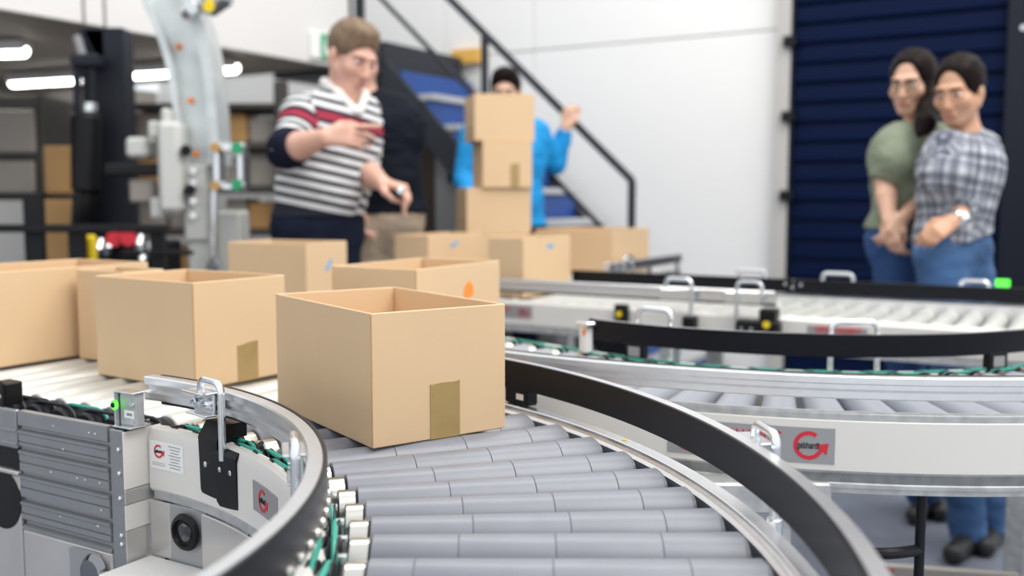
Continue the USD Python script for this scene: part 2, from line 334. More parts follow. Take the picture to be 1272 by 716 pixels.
for u in (48, 101, 200): obj('post', dbox(u - 3, u + 3, 240 if u < 60 else 284, 640, 3.74, 0.03, 0.003), M['blackm'], rl)
obj('rail', dbox(-40, 98, 241, 246, 3.78, 0.02, 0.003), M['blackm'], rl)
obj('yellow_post', dbox(103, 116, 292, 640, 3.8, 0.04), M['yellow'], label='yellow post behind the black railing', cat='post')
vb_ = thing('valve_unit', 'dark pneumatic unit with red knobs and bright fittings behind the railing', 'machine unit', at(150, 420, 3.95) * [1, 1, 0])
obj('unit_body', dbox(118, 205, 300, 640, 3.95, 0.2), M['blackm'], vb_)
for u, v in ((142, 297), (159, 296)): obj('red_knob', drum(at(u, v, 3.95), at(u, v, 3.9), 0.032), M['red'], vb_)
for u, v in ((122, 308), (134, 306), (172, 303), (187, 306), (176, 322)): obj('fitting', tube([at(u, v + 9, 3.93), at(u + 1, v, 3.9), at(u + 3, v - 8, 3.93)], 0.017), M['zinc'], vb_)

am = thing('lifting_arm', 'tall curved galvanised arm with red dots and pale clamping units', 'machine', at(250, 420, 4.0) * [1, 1, 0])
L = [(166, -30), (175, 0), (200, 60), (214, 130), (222, 205)]; R_ = [(232, -30), (241, 0), (259, 60), (268, 130), (273, 205)]
def ribbon(Lp, Rp, Y, th):
    Lp, Rp = [at(u, v, Y) for u, v in Lp], [at(u, v, Y) for u, v in Rp]; V, F = [], []
    for l, r_ in zip(Lp, Rp): V += [l, r_, r_ + [0, th, 0], l + [0, th, 0]]
    for i in range(len(Lp) - 1):
        for k in range(4): F.append([i * 4 + k, i * 4 + (k + 1) % 4, i * 4 + 4 + (k + 1) % 4, i * 4 + 4 + k])
    e = 4 * (len(Lp) - 1); F += [[0, 3, 2, 1], [e, e + 1, e + 2, e + 3]]
    return np.array(V), np.array(F)
def dense(P, n=16):
    P = np.array(P, float); t = np.linspace(0, len(P) - 1, n)
    from scipy.interpolate import CubicSpline
    return CubicSpline(np.arange(len(P)), P)(t)
Ld, Rd = dense(L), dense(R_)
obj('arch_web', ribbon(Ld + (Rd - Ld) * .1, Rd - (Rd - Ld) * .1, 4.03, 0.10), M['arch'], am)
obj('arch_flange', ribbon(Ld, Ld + (Rd - Ld) * .14, 3.96, 0.18), M['arch'], am)
obj('arch_flange', ribbon(Rd - (Rd - Ld) * .22, Rd, 3.96, 0.18), M['arch'], am)
for u, v in ((222, 58), (237, 125), (243, 191)): obj('red_dot', drum(at(u, v, 4.03), at(u, v, 4.02), 0.013), M['orange'], am, label='red dot')
obj('arm_foot', [dbox(229, 257, 204, 300, 3.98, 0.12), dbox(236, 262, 296, 420, 4.0, 0.1), dbox(232, 256, 420, 640, 4.0, 0.1)], M['machine'], am)
for v in (212, 228, 250, 268): obj('foot_bolt', drum(at(240, v, 3.98), at(240, v, 3.96), 0.014), M['zinc'], am)
obj('carriage', [dbox(196, 222, 150, 265, 3.9, 0.12, 0.02), dbox(199, 210, 134, 156, 3.92, 0.06), dbox(183, 200, 150, 172, 3.95, 0.1), dbox(186, 203, 246, 272, 3.95, 0.1)], M['machine'], am)
obj('crosshead', dbox(128, 202, 203, 219, 3.97, 0.08), M['blackm'], am)
obj('motor_box', dbox(155, 182, 170, 196, 3.98, 0.12, 0.015), M['machine'], am)
obj('side_plate', dbox(160, 190, 222, 252, 4.0, 0.05), M['panelgrey'], am)
for u, v in ((231, 187), (236, 236)): obj('bearing', drum(at(u, v, 3.97), at(u, v, 3.9), 0.022), M['black'], am)
gr = [at(u, v, 3.93) for u, v in ((264, 184), (300, 184), (301, 236), (264, 236))]
obj('gripper_frame', [dbox(263, 303, 177, 190, 3.9, 0.08, .012), dbox(263, 303, 226, 238, 3.9, 0.08, .012), dbox(264, 274, 178, 238, 3.92, 0.06), dbox(293, 303, 178, 238, 3.92, 0.06)], M['zinc'], am)
for u, v in ((294, 184), (294, 230)): obj('green_cap', drum(at(u, v, 3.9), at(u, v, 3.88), 0.022), M['green_sign'], am, label='green cap')
for u, v in ((267, 183), (267, 231)): obj('brass_fitting', drum(at(u, v, 3.9), at(u, v, 3.88), 0.02), M['card_old'], am)
obj('piston_rod', drum(at(266, 420, 3.93), at(266, 234, 3.93), 0.012), M['zinc'], am)
obj('lower_housing', dbox(272, 298, 262, 420, 4.05, 0.15), M['machine'], am)
obj('chain_end', tube([at(262, 335, 3.9), at(266, 322, 3.88), at(272, 332, 3.9)], 0.02), M['zinc'], am)
hp = [at(234, 14, 3.9), at(246, 16, 3.9), at(260, 8, 3.9), at(276, -12, 3.9)]
obj('upper_joint', [lathe([(0, .03), (.02, .06), (.1, .08), (.16, .05)], at(247, 12, 3.9), at(270, -14, 3.9), 18), drum(at(234, 18, 3.92), at(243, 6, 3.88), 0.035)], M['zinc'], am)
for u, v in ((238, 10), (259, 8)): obj('joint_bolt', drum(at(u, v, 3.86), at(u, v, 3.82), 0.022), M['yellow'] if u > 250 else M['zinc'], am)

# ------------------------------------------------------------------ the stairs along the wall
def rayn(u, v, n):
    d = ray(u, v); t = (n + C1 @ N) / (d[:2] @ N); p = d * t
    return (p[:2] - C1) @ D, p[2] + CAMH
NS0, NS1 = 4.45, 5.25
sa, za = rayn(478, 70, NS0); sb, zb2 = rayn(574, 178, NS0)
SL = (zb2 - za) / (sb - sa)
ss = thing('staircase', 'anthracite steel staircase with open treads along the white wall', 'stairs', W(-1.0, 4.85, 0))
def stringer(n, s_from, z_from, h):
    s1 = s_from - (z_from - h) / SL
    pts = [(s_from - .02, z_from), (s_from - .02, z_from - h), (s1 - .12, 0.0), (s1 + .12, 0.0)]
    return plate(pts, 0.03, C1_3 + N3 * (n + 0.03), D3, Z3)
C1_3 = np.array([*C1, 0])
HS = 0.21
obj('stringer', stringer(NS0, sa, za, HS), M['stairs'], ss)
obj('stringer', stringer(NS1, sa, za, HS), M['stairs'], ss)
nst = 10; z_top = za - 0.05
for k in range(nst):
    z = z_top - (k + 1) * z_top / (nst + 1); s = sa + (z - za + 0.05) / SL
    obj('tread', wbox(s - 0.10, s + 0.14, NS0 + 0.03, NS1, z - 0.035, z, 0.003), M['tread'], ss)
    obj('riser', wbox(s - 0.10, s - 0.085, NS0 + 0.03, NS1, z, z + z_top / (nst + 1) - 0.036, 0.002), M['bluecrate'], ss)
obj('landing_edge', wbox(sa - 0.9, sa + 0.0, NS0, NS1 + 0.03, za - 0.08, za + 0.09), M['stairs'], ss)
h1a = rayn(560, 0, NS0 - .02); h1b = rayn(785, 224, NS0 - .02); m1a = rayn(475, 0, NS0 - .02); m1b = rayn(745, 280, NS0 - .02)
def rp(q): return W(q[0], NS0 - 0.02, q[1])
ext = lambda a, b, t: (a[0] + (b[0] - a[0]) * t, a[1] + (b[1] - a[1]) * t)
obj('handrail', tube(fillet([rp(ext(h1a, h1b, -0.5)), rp(h1b), rp((h1b[0], 0.0))], .02), 0.021, 10), M['stairs'], ss)
obj('knee_rail', tube([rp(ext(m1a, m1b, -0.3)), rp(ext(m1a, m1b, (h1b[0] - m1a[0]) / (m1b[0] - m1a[0])))], 0.015, 8), M['stairs'], ss)
hm = ext(h1a, h1b, (602 - 560) / 225 * .93)
sp, _ = rayn(602, 60, NS0 - .02); t_ = (sp - h1a[0]) / (h1b[0] - h1a[0]); hz = ext(h1a, h1b, t_)[1]
obj('post', tube([W(sp, NS0 - .02, hz), W(sp, NS0 - .02, za - HS + (sp - sa) * SL + .05)], 0.022, 8), M['stairs'], ss)
# things stored behind the open treads
sy, zy = rayn(585, 60, NW - .06)
obj('yellow_board', wbox(sy - .16, sy + .06, NS1 + .04, NW - .005, rayn(585, 78, NW - .06)[1], zy), mat('wood_yellow', (.75, .42, .09), .6), label='yellow wooden board against the wall above the blue crates', cat='board')
# the dark doorway beside the stairs
d2 = thing('door_2', 'dark brown doorway below the stairs with a grey leaf', None, W(-2.9, 4.42), kind='structure')
pn = NS0 + .06
zu = lambda s: za - HS + (s - sa) * SL - .02            # just under the near stringer
s0_, s1_, s2_ = (rayn(u, 250, pn)[0] for u in (503, 541, 600))
def under(s0, s1, n, th): return plate([(s0, 0.0), (s1, 0.0), (s1, zu(s1)), (s0, zu(s0))], th, C1_3 + N3 * (n + th), D3, Z3)
obj('door_opening', under(s0_, s1_ - .01, pn + .03, .02), M['brown'], d2)
obj('door_leaf', under(s1_, s2_, pn, .03), M['greydoor'], d2)
qs, qz = rayn(559, 221, pn - .02)
obj('door_handle', wbox(qs - .012, qs + .012, pn - .03, pn, qz - .03, qz + .03), M['black'], d2)

# ================================================================== the conveyors
def P(c, r, deg, z): return np.array([c[0] + r * math.cos(math.radians(deg)), c[1] + r * math.sin(math.radians(deg)), z])
def guide(T, name, fr, face, out, strip_fr=None, sz=.8975):
    """A side guide: an aluminium profile with a black wear strip on the face turned to the rollers; out = +1 when the profile lies beyond the face."""
    z0, z1 = 0.9065, 0.9435
    o = lambda x: face + out * x
    prof = [(o(.005), z0), (o(.020), z0), (o(.022), z0 + .002), (o(.022), z0 + .012), (o(.014), z0 + .015), (o(.014), z1 - .015), (o(.022), z1 - .012), (o(.022), z1 - .002), (o(.020), z1), (o(.005), z1)]
    g = obj(name, sweep(prof, fr), M['alu'], T)
    obj('wear_strip', sweep(rect(o(0), o(.0052), sz, z1 + .001, .001), strip_fr or fr), M['strip'], g, label='black wear strip')
    return g
def frame_of(c, deg):                                   # (along, outward) at an angle of a curve
    a = math.radians(deg)
    return np.array([math.sin(a), -math.cos(a), 0]), np.array([math.cos(a), math.sin(a), 0])
def bracket(T, o3, et, eo, block_out=-.008, hook=True, blocks=True):
    """Guide holder. o3: point on the guide's outer face at mid height; et along the guide, eo away from the rollers."""
    b = obj('guide_bracket', [rbox((.056, .004, .030), .001, o3 + eo * .004, ax=[et, eo, Z3]), rbox((.060, .026, .003), .001, o3 + eo * .012 + Z3 * .0165, ax=[et, eo, Z3]), rbox((.056, .020, .003), .001, o3 + eo * .010 - Z3 * .0165, ax=[et, eo, Z3])], M['zinc'], T)
    for k in (-1, 1):
        c = o3 + et * .015 * k
        obj('bolt', [lathe([(0, .0085), (.002, .0085)], c + eo * .006, c + eo * .008, 14), lathe([(0, .0062), (.0052, .0062), (.006, .005)], c + eo * .008, c + eo * .016, 6), lathe([(0, .0032), (.005, .0032)], c + eo * .013, c + eo * .02, 10)], M['zinc'], b)
    p = [o3 + et * .004 + eo * .012 + Z3 * .010, o3 + et * .004 + eo * .012 + Z3 * .036, o3 + et * .060 + eo * .012 + Z3 * .036, o3 + et * .060 + eo * .012 - Z3 * .075]
    obj('handle_rod', tube(fillet(p, .016, 6), .0055, 12), M['zinc'], T)
    if not blocks:
        q = o3 + et * .060 + eo * .012; obj('rod_foot', [drum(q - Z3 * .20, q - Z3 * .06, .009, .001, 14), rbox((.05, .03, .012), .002, q - Z3 * .12, ax=[et, eo, Z3])], M['zinc'], T); return
    # two black clamp blocks on the side of the frame
    base = o3 + eo * block_out
    def block(cx, w, top, bot, hook):
        prof = [(0.022, top - .008), (.016, top), (-.002, top), (-.002, bot), (.012, bot), (.020, bot + .015)]
        if hook: prof = [(0.020, top - .022), (.006, top), (-.030, top), (-.030, top - .022), (-.006, top - .022), (-.004, bot), (.010, bot), (.018, bot + .02)]
        o = base + et * (cx - w / 2); o = np.array([o[0], o[1], 0])
        return plate(prof, w, o, eo, Z3)
    e = np.cross(eo, Z3); sgn = 1 if e @ et > 0 else -1
    k1 = block(.018 + (0 if sgn > 0 else .052), .052, .893 if hook else .845, .770, hook); k2 = block(.068 + (0 if sgn > 0 else .056), .056, .862, .768, False)
    b1 = obj('clamp_block', k1, M['black'], T); b2 = obj('clamp_block', k2, M['black'], T)
    for cx, z, par in ((.012, .832, b1), (.052, .832, b2), (.080, .832, b2)):
        c = base + et * cx + eo * .019; c = np.array([c[0], c[1], z])
        obj('clamp_screw', lathe([(-.006, .0045), (.0022, .0045), (.0028, .003)], c, c + eo, 10), M['zinc'], par)

def curve_roller(T, c, deg_in, deg_out, r_in=0.777, r_out=1.165, belts=True, material='roller', seams=(.285, .56, .83), detail=True, capside=1):
    """One tapered roller of a curve: sleeves with seams, a bright cap and two black pulleys at its inner end."""
    R0, R1 = .0255, .0365
    a, b = P(c, r_in, deg_in, ZR - R0), P(c, r_out, deg_out, ZR - R1); Lr = np.linalg.norm(b - a); d = (b - a) / Lr
    rad = lambda t: R0 + (R1 - R0) * t / Lr
    cuts = [0] + [s * Lr for s in seams] + [Lr] if detail else [0, Lr]
    first = None
    for t0, t1 in zip(cuts[:-1], cuts[1:]):
        e = .0008
        m = lathe([(t0 + .0001, rad(t0) - e), (t0 + .0009, rad(t0)), (t1 - (.0009 if t1 < Lr - .001 else .006), rad(t1)), (t1 - .0001, rad(t1) - (e if t1 < Lr - .001 else .005))], a, b, 32)
        first = first or obj('roller', m, M[material], T)
        if t0: obj('sleeve', m, M[material], first)
    obj('end_cap', lathe([(-.001, .012), (-.001, .0205), (-.003, .0222), (-.022, .0222), (-.024, .02), (-.024, .01)], a, b, 24), M['cap'], first)
    obj('axle', drum(a - d * .06, b + d * .012, .006, .0005, 10), M['zinc'], first)
    if belts:
        for t0 in (-.040, -.055):
            obj('pulley', lathe([(t0 - .0055, .012), (t0 - .0055, .0225), (t0 - .004, .0232), (t0 - .0015, .0185), (t0 + .0015, .0185), (t0 + .004, .0232), (t0 + .0055, .0225), (t0 + .0055, .012)], a, b, 22), M['rubber'], first)
    return a, d
def belt_loop(T, ra, rb, groove, r=.0195):
    (a, da), (b, db) = ra, rb
    p, q = a + da * groove, b + db * groove; u = (q - p) / np.linalg.norm(q - p); up = np.cross(da, u); up = up / np.linalg.norm(up)
    if up[2] < 0: up = -up
    pts = [p + u * -math.sin(t) * r + up * math.cos(t) * r for t in np.linspace(0, math.pi, 8)] + [q + u * math.sin(t) * r - up * math.cos(t) * r for t in np.linspace(0, math.pi, 8)]
    P_ = []
    for i in range(len(pts)):
        P_.append(pts[i])
        if i == 7 or i == 15: P_ += [pts[i] * (1 - f) + pts[(i + 1) % 16] * f for f in (.33, .67)]
    obj('drive_belt', ring_tube(P_, .0036, 7), M['belt'], T)

def logo(parent, o, ex, ey, size, text=True, bend=None):
    """The ring-shaped arrow emblem with its small word; o = centre, ex and ey its axes on the plate."""
    from shapely.geometry import Polygon
    R0, R1 = size * .5, size * .36; t = np.radians(np.linspace(55, 335, 40))
    ring = Polygon([(R0 * math.cos(x), R0 * math.sin(x)) for x in t] + [(R1 * math.cos(x), R1 * math.sin(x)) for x in t[::-1]])
    tri = Polygon([(size * .20, size * .02), (size * .66, size * .10), (size * .60, -size * .32)])
    s = Polygon([(R0 * math.cos(x), R0 * math.sin(x)) for x in np.radians(np.linspace(300, 345, 9))] + [(R1 * math.cos(x), R1 * math.sin(x)) for x in np.radians(np.linspace(345, 300, 9))])
    def put(m):
        v, f = m; return (bend(v) if bend else v), f
    e = obj('emblem_ring', put(plate(ring.union(tri).union(s), .0006, o, ex, ey)), M['red'], parent, smooth=False)
    if text: obj('emblem_word', put(words('gebhardt', size * .21, o - np.asarray(ex) * size * .40 - np.asarray(ey) * size * .10, ex, ey, squeeze=.62, bold=True)), M['ink'], parent, smooth=False)
    return e
def words(text, h, o, ex, ey, squeeze=1.0, bold=False, depth=.0009):
    m = text_mesh(text, h, depth, bold); ex, ey = np.asarray(ex, float), np.asarray(ey, float)
    v = np.asarray(m.vertices) * [squeeze, 1, 1]
    return v @ np.array([ex, ey, np.cross(ex, ey)]) + np.asarray(o), np.asarray(m.faces)

# ------------------------------------------------------------------ near curve
nc = thing('roller_curve', 'grey roller conveyor curve in the foreground with black side guides', 'conveyor', (C1[0], C1[1], 0))
NCA, NCB = -50, 59.2
ins = {696: (2.36, 1.42), 666: (7.46, 5.25), 644: (11.77, 9.27), 623: (16.29, 13.5), 607: (20.6, 17.8), 590: (25.0, 22.3), 575: (29.6, 26.9)}
angs = [(-2.55 - 4.55 * k, -2.8 - 4.3 * k) for k in range(9, -1, -1)] + list(ins.values()) + [(34.1, 31.5), (38.6, 36.2), (43.1, 40.9), (47.6, 45.6), (52.1, 50.3), (56.4, 55.0)]
rollers = []
for k, (ai, ao) in enumerate(angs):
    sm = [(.285, .56, .83), (.115, .46, .80), (.23, .487, .77)][0 if k > 11 else (1 if k % 2 == 0 else 2)]
    rollers.append(curve_roller(nc, C1, ai, ao, seams=sm))
for k in range(len(rollers) - 1): belt_loop(nc, rollers[k], rollers[k + 1], -.040 if k % 2 else -.055)
fr = arc(C1, NCA, NCB, 90)
obj('outer_frame', sweep([(1.174, .755), (1.174, .858), (1.178, .862), (1.183, .862), (1.183, .8685), (1.1845, .87), (1.2015, .87), (1.203, .8685), (1.203, .755)], fr), M['alu'], nc)
obj('outer_side_panel', sweep(rect(1.2035, 1.208, .75, .855), fr), M['cream'], nc)
obj('inner_frame', sweep([(.7345, .845), (.7345, .775), (.705, .765), (.7015, .77), (.7015, .848), (.706, .863), (.711, .866), (.722, .866), (.726, .862), (.7345, .845)][:-1], arc(C1, NCA, 60, 90)), M['cream'], nc, label='cream inner side panel')
obj('inner_base', sweep(rect(.704, .79, .752, .774), arc(C1, NCA, 59.5, 80)), M['galv'], nc)
obj('crossbeam', [rbox((.5, .05, .06), .003, P(C1, .97, a, .72), ax=[np.array([math.cos(math.radians(a)), math.sin(math.radians(a)), 0]), np.array([-math.sin(math.radians(a)), math.cos(math.radians(a)), 0]), Z3]) for a in (-30, 5, 40)], M['galv'], nc)
for a, r_ in ((-30, .76), (-30, 1.15), (40, .78), (40, 1.15)): obj('leg', rbox((.05, .05, .69), .003, P(C1, r_, a, .345)), M['galv'], nc)
guide(nc, 'outer_guide', arc(C1, NCA, 59.2, 110), 1.19, 1)
guide(nc, 'inner_guide', arc(C1, NCA, 61.2, 110), .7315, -1, arc(C1, NCA, 59.8, 110))
for k in range(18):
    a = -24 + k * 2.5
    q = P(C1, .7315, a, .9025); eo = frame_of(C1, a)[1]
    if a < 13: obj('strip_rivet', lathe([(0, .0058), (.0022, .0052), (.0042, .002)], q, q + eo, 10), M['cap'], nc)
et, eo = frame_of(C1, 46.8); bracket(nc, P(C1, .709, 48.8, .9215), et, -eo)
et, eo = frame_of(C1, 14.0); bracket(nc, P(C1, .709, 16.0, .9215), et, -eo, hook=False)
et, eo = frame_of(C1, 10.0); bracket(nc, P(C1, 1.2125, 11.4, .9215), et, eo, blocks=False)
q = P(C1, 1.186, 38.6, .888); et, eo = frame_of(C1, 38.6)
sb_ = obj('guide_support', rbox((.06, .026, .030), .003, P(C1, 1.204, 39.3, .886), ax=[et, eo, Z3]), M['black'], nc)
obj('support_label', rbox((.019, .0012, .010), .0004, P(C1, 1.1905, 38.7, .8855), ax=[et, eo, Z3]), M['paper'], sb_)
q = P(C1, 1.193, 25.2, .8702); obj('yellow_mark', lathe([(0, .0045), (.0005, .0045)], q, q + Z3, 8), M['yellow'], nc)
# labels on the inner side panel
def on_arc(a, r, z, out=-1):
    et, eo = frame_of(C1, a); return P(C1, r, a, z), et, eo * out
def arc_plate(c, r0, r1, a0, a1, z0, z1): return sweep(rect(r0, r1, z0, z1, .0004), arc(c, a0, a1, 8))
lb = obj('type_label', arc_plate(C1, .7003, .7014, 59.6, 53.2, .803, .846), M['paper'], nc)
o, ex, en = on_arc(58.0, .7001, .831); logo(lb, o, ex, Z3, .021)
for k in range(8):
    o, ex, en = on_arc(54.9, .70025, .842 - k * .0047); obj('print_line', rbox((.030 - .005 * (k % 3), .0004, .0014), .0001, o, ax=[ex, en, Z3]), M['greyprint'], lb)
for k in range(2):
    o, ex, en = on_arc(58.1, .70025, .8125 - k * .003); obj('print_line', rbox((.030, .0004, .001), .0001, o, ax=[ex, en, Z3]), M['greyprint'], lb)
lp = obj('emblem_plate', arc_plate(C1, .7003, .7014, 36.6, 28.6, .796, .838), M['plate'], nc)
o, ex, en = on_arc(33.6, .7001, .817); logo(lp, o, ex, Z3, .031)
# drive housing under the inner panel
o = W(0.0, .70, 0); 
obj('lower_tray', wbox(-.004, .36, .60, .697, .655, .664), M['fascia'], nc)
obj('lower_side', wbox(-.004, .041, .698, .702, .664, .752), M['steel'], nc)
obj('drive_plate', wbox(.042, .122, .6975, .702, .664, .752), M['plate'], nc)
c = W(.083, .6965, .717)
dv = obj('drive_wheel', lathe([(0, .024), (-.006, .029), (-.010, .027), (-.012, .021), (-.007, .019), (-.006, .002)], c, c + N3, 28), M['black'], nc)
obj('glass_hub', lathe([(-.004, .017), (-.008, .014), (-.0095, .006), (-.0097, 0)], c, c + N3, 20), mat('dark_glass', (.005, .005, .006), .03, coat_weight=1.0), dv)
obj('lower_skirt', sweep(rect(.699, .703, .664, .752), arc(C1, 49.5, 5, 30)), M['steel'], nc)

# ------------------------------------------------------------------ near straight conveyor
sc = thing('straight_conveyor', 'straight conveyor of bright zinc rollers feeding the foreground curve from the left', 'conveyor', W(-1.0, .97, 0))
RS = .0290
for k in range(30):
    s = -.036 - k * .0685
    a, b = W(s, .762, ZR - RS), W(s, 1.165, ZR - RS); far = k > 9
    ro = obj('roller', drum(a, b, RS, .002, 26), M['roller_far'] if far else M['zincroll'], sc)
    if k < 10:
        for j, t0 in enumerate((-.012, -.024, -.036, -.048)):
            obj('pulley', lathe([(t0 - .0055, .014), (t0 - .0055, .024), (t0, .0275), (t0 + .0055, .024), (t0 + .0055, .014)], a, b, 20), M['rubber'], ro)
    obj('axle', drum(a - N3 * .07, b + N3 * .01, .006, .0005, 8), M['zinc'], ro)
for k in range(1, 9):
    s = -.036 - k * .0685; zc = ZR - RS
    pth = [W(s + .0343 + .0343 * math.sin(t), .722 + .012 * (k % 2), zc + 0) for t in ()]
    pts = [W(s - .029 * math.sin(t), .724 + .012 * (k % 2), zc + .029 * math.cos(t)) for t in np.linspace(0, math.pi, 8)] + [W(s + .0685 + .029 * math.sin(t), .724 + .012 * (k % 2), zc - .029 * math.cos(t)) for t in np.linspace(0, math.pi, 8)]
    obj('drive_belt', ring_tube(pts, .0032, 7), M['belt'] if k == 3 else M['rubber'], sc)
# toothed strips in the gaps between the bright rollers
for k in range(9):
    s = -.036 - (k + .5) * .0685
    obj('gap_strip', [wbox(s - .006, s + .006, .77, 1.16, .825, .840, .001)] + [lathe([(0, .0042), (.006, .0042)], W(s, .775 + j * .0125, .843), W(s, .781 + j * .0125, .843), 6) for j in range(31)], M['rubber'], sc)
obj('far_frame', sweep([(1.174, .755), (1.174, .858), (1.183, .866), (1.203, .87), (1.203, .755)], run(-2.1, -.0)), M['alu'], sc)
guide(sc, 'outer_guide', run(-.25, 0.0), 1.19, 1)
# ribbed side panel
def side_panel(s0, s1, n_face, ribs=True):
    z = [.871, .853, .838, .806, .792, .764, .750, .7195, .706, .672]
    prof = []
    pr = lambda d, zz: prof.append((n_face + d, zz))
    pr(.012, .8715); pr(0, .8715)
    for zt in (.840, .806, .7635, .7195):
        pr(0, zt + .008); pr(.006, zt + .005); pr(.006, zt + .001); pr(-.002, zt - .001); pr(-.002, zt - .005); pr(0, zt - .007); pr(0, zt - .018); pr(.0025, zt - .0185); pr(.0025, zt - .0205); pr(0, zt - .021)
    pr(0, .690); pr(.008, .684); pr(.008, .680); pr(0, .676); pr(0, .672); pr(.012, .672)
    return sweep(prof, run(s0, s1))
obj('side_panel', side_panel(-.268, -.043, .655), M['ribbed'], sc)
pb = obj('side_panel', [wbox(-.62, -.274, .655, .664, .806, .8715, .002), wbox(-.62, -.274, .653, .656, .834, .839, .001), wbox(-.62, -.274, .653, .656, .812, .816, .001)], M['ribbed'], sc)
obj('recess', wbox(-.62, -.274, .662, .667, .768, .806), M['black'], sc)
obj('side_lip', wbox(-.62, -.274, .653, .664, .760, .768, .003), M['steel'], sc)
obj('lower_side_panel', wbox(-.268, -.043, .655, .664, .30, .671), M['steel'], sc)
obj('lower_side_panel', wbox(-.80, -.274, .656, .664, .30, .760), M['steel'], sc)
rs2 = np.random.default_rng(4)
for k in range(16):
    s, z = rs2.uniform(-.262, -.06), rs2.choice([.861, .857, .822, .8, .78, .76, .737, .71])
    obj('rivet', lathe([(0, .0016), (.0008, .0012), (.0011, .0004)], W(s, .6552, z), W(s, .6540, z), 8), M['paper'], sc)
ep = obj('end_strip', wbox(-.0425, -.011, .6575, .664, .30, .868), M['ribbed'], sc)
for z in (.838, .801, .762, .7035, .6895):
    q = W(-.020, .6575, z); obj('screw', [lathe([(0, .0042), (.002, .0040), (.0032, .0022)], q, q - N3, 12), lathe([(.0032, .0018), (.0034, .0017)], q, q - N3, 6)], M['zinc'], ep)
obj('end_panel', wbox(-.011, -.0085, .657, .7285, .776, .866), M['cream'], sc)
obj('end_band', wbox(-.011, -.008, .657, .7285, .753, .775), M['steel'], sc)
obj('lower_end_panel', wbox(-.011, -.009, .657, .7285, .712, .7515), M['cream'], sc)
obj('lower_end_panel', wbox(-.011, -.009, .657, .7285, .30, .7105), M['steel'], sc)
obj('corner_gap', wbox(-.012, -.004, .7285, .7325, .30, .866), M['black'], sc)
c = W(-.088, .654, .640)
mp = obj('motor_plate', plate([(-.052, -.06), (.005, -.06), (.028, -.045), (.034, -.01), (.030, .012), (.018, .026), (0, .029), (-.052, .025)], .004, c + N3 * 0, D3, Z3), M['plate'], sc)
obj('motor_hub', lathe([(.0, .030), (-.004, .028), (-.010, .022), (-.012, .008)], c - N3 * .003 + Z3 * -.004 + D3 * .008, c + N3 - Z3 * .004 + D3 * .008, 24), mat('hub_chrome', (.25, .25, .27), .1, 1.0), mp)
hole = W(-.322, .6562, .715)
obj('round_cutout', lathe([(0, .052), (-.001, .052), (-.0015, .048)], hole, hole + N3, 32), M['black'], sc)
for a in range(4):
    s0 = -.30 - a * .5
    if s0 < -.25: obj('leg', wbox(s0 - .05, s0, .69, .74, 0, .755), M['galv'], sc); obj('leg', wbox(s0 - .05, s0, 1.12, 1.17, 0, .755), M['galv'], sc)
obj('cable_duct', wbox(-.62, -.275, .665, .70, .78, .79), M['blackm'], sc)
# light barrier beside the curve's entry
sn_ = thing('light_barrier', 'small zinc light barrier with a lit green lamp on the ribbed side panel', 'sensor', W(-.012, .675, .871))
obj('bracket', [wbox(-.036, -.034, .664, .69, .871, .926, .0005), wbox(-.036, .008, .664, .69, .9245, .9265, .0005), wbox(-.036, .004, .66, .70, .871, .8735, .0005)], M['zinc'], sn_)
obj('sensor_face', wbox(-.032, .004, .672, .688, .8735, .924, .001), M['galv'], sn_)
q = W(-.0365, .676, .906); e_ = (-N3 - D3 * .4); e_ = e_ / np.linalg.norm(e_)
q = W(-.034, .663, .905)
lo = obj('lamp_ring', lathe([(0, .0075), (.003, .0075), (.003, .004), (.0025, .0)], q + N3 * .002, q - N3, 18), M['led'], sn_, label='lit green lamp')
obj('lens', lathe([(0, .0045), (.002, .0035)], q - N3 * .0022, q - N3, 12), M['black'], lo)
lb2 = obj('label', wbox(-.022, .0, .6712, .672, .885, .897, .0002), M['paper'], sn_)
obj('print_line', wbox(-.016, -.004, .6708, .6712, .889, .893, .0001), M['greyprint'], lb2)
for s, z in ((-.002, .908), (-.002, .881)): obj('screw', lathe([(0, .004), (.004, .0035)], W(s, .672, z), W(s, .66, z), 10), M['zinc'], sn_)
sn2 = thing('bracket_sensor', 'small black bracketed sensor at the left edge beside the zinc rollers', 'sensor', W(-.33, .675, .871))
obj('sensor_body', wbox(-.355, -.318, .665, .70, .871, .91, .003), M['black'], sn2)
obj('bracket', tube(fillet([W(-.315, .66, .871), W(-.315, .66, .913), W(-.365, .66, .919), W(-.365, .66, .90)], .006), .0022, 6), M['blackm'], sn2)
obj('screw', lathe([(0, .004), (.003, .003)], W(-.325, .665, .888), W(-.325, .66, .888), 8), M['zinc'], sn2)
# ------------------------------------------------------------------ far curve
fc = thing('roller_curve', 'far roller conveyor curve with cream side panel and red emblem plate', 'conveyor', (C2[0], C2[1], 0))
rl2 = []
CA = 222.0; T2 = np.array([math.sin(math.radians(CA)), -math.cos(math.radians(CA))]); L2 = np.array([math.cos(math.radians(CA)), math.sin(math.radians(CA))])
for k in range(10, 0, -1):                              # the straight lead-in
    c = C2 + T2 * (.0815 * k - .03); rl2.append(curve_roller(fc, c, CA, CA, detail=False, material='roller_far', belts=True))
for k in range(26):
    a = CA + 1.2 + k * 4.45
    rl2.append(curve_roller(fc, C2, a, a, detail=False, material='roller_far', belts=True))
for k in range(len(rl2) - 1): belt_loop(fc, rl2[k], rl2[k + 1], -.040 if k % 2 else -.055)
f2 = [(C2 + T2 * .82, L2)] + arc(C2, CA, 338, 100)
obj('outer_frame', sweep([(1.174, .755), (1.174, .858), (1.186, .866), (1.186, .880), (1.190, .884), (1.2035, .884), (1.206, .8815), (1.206, .755)], f2), M['galv'], fc)
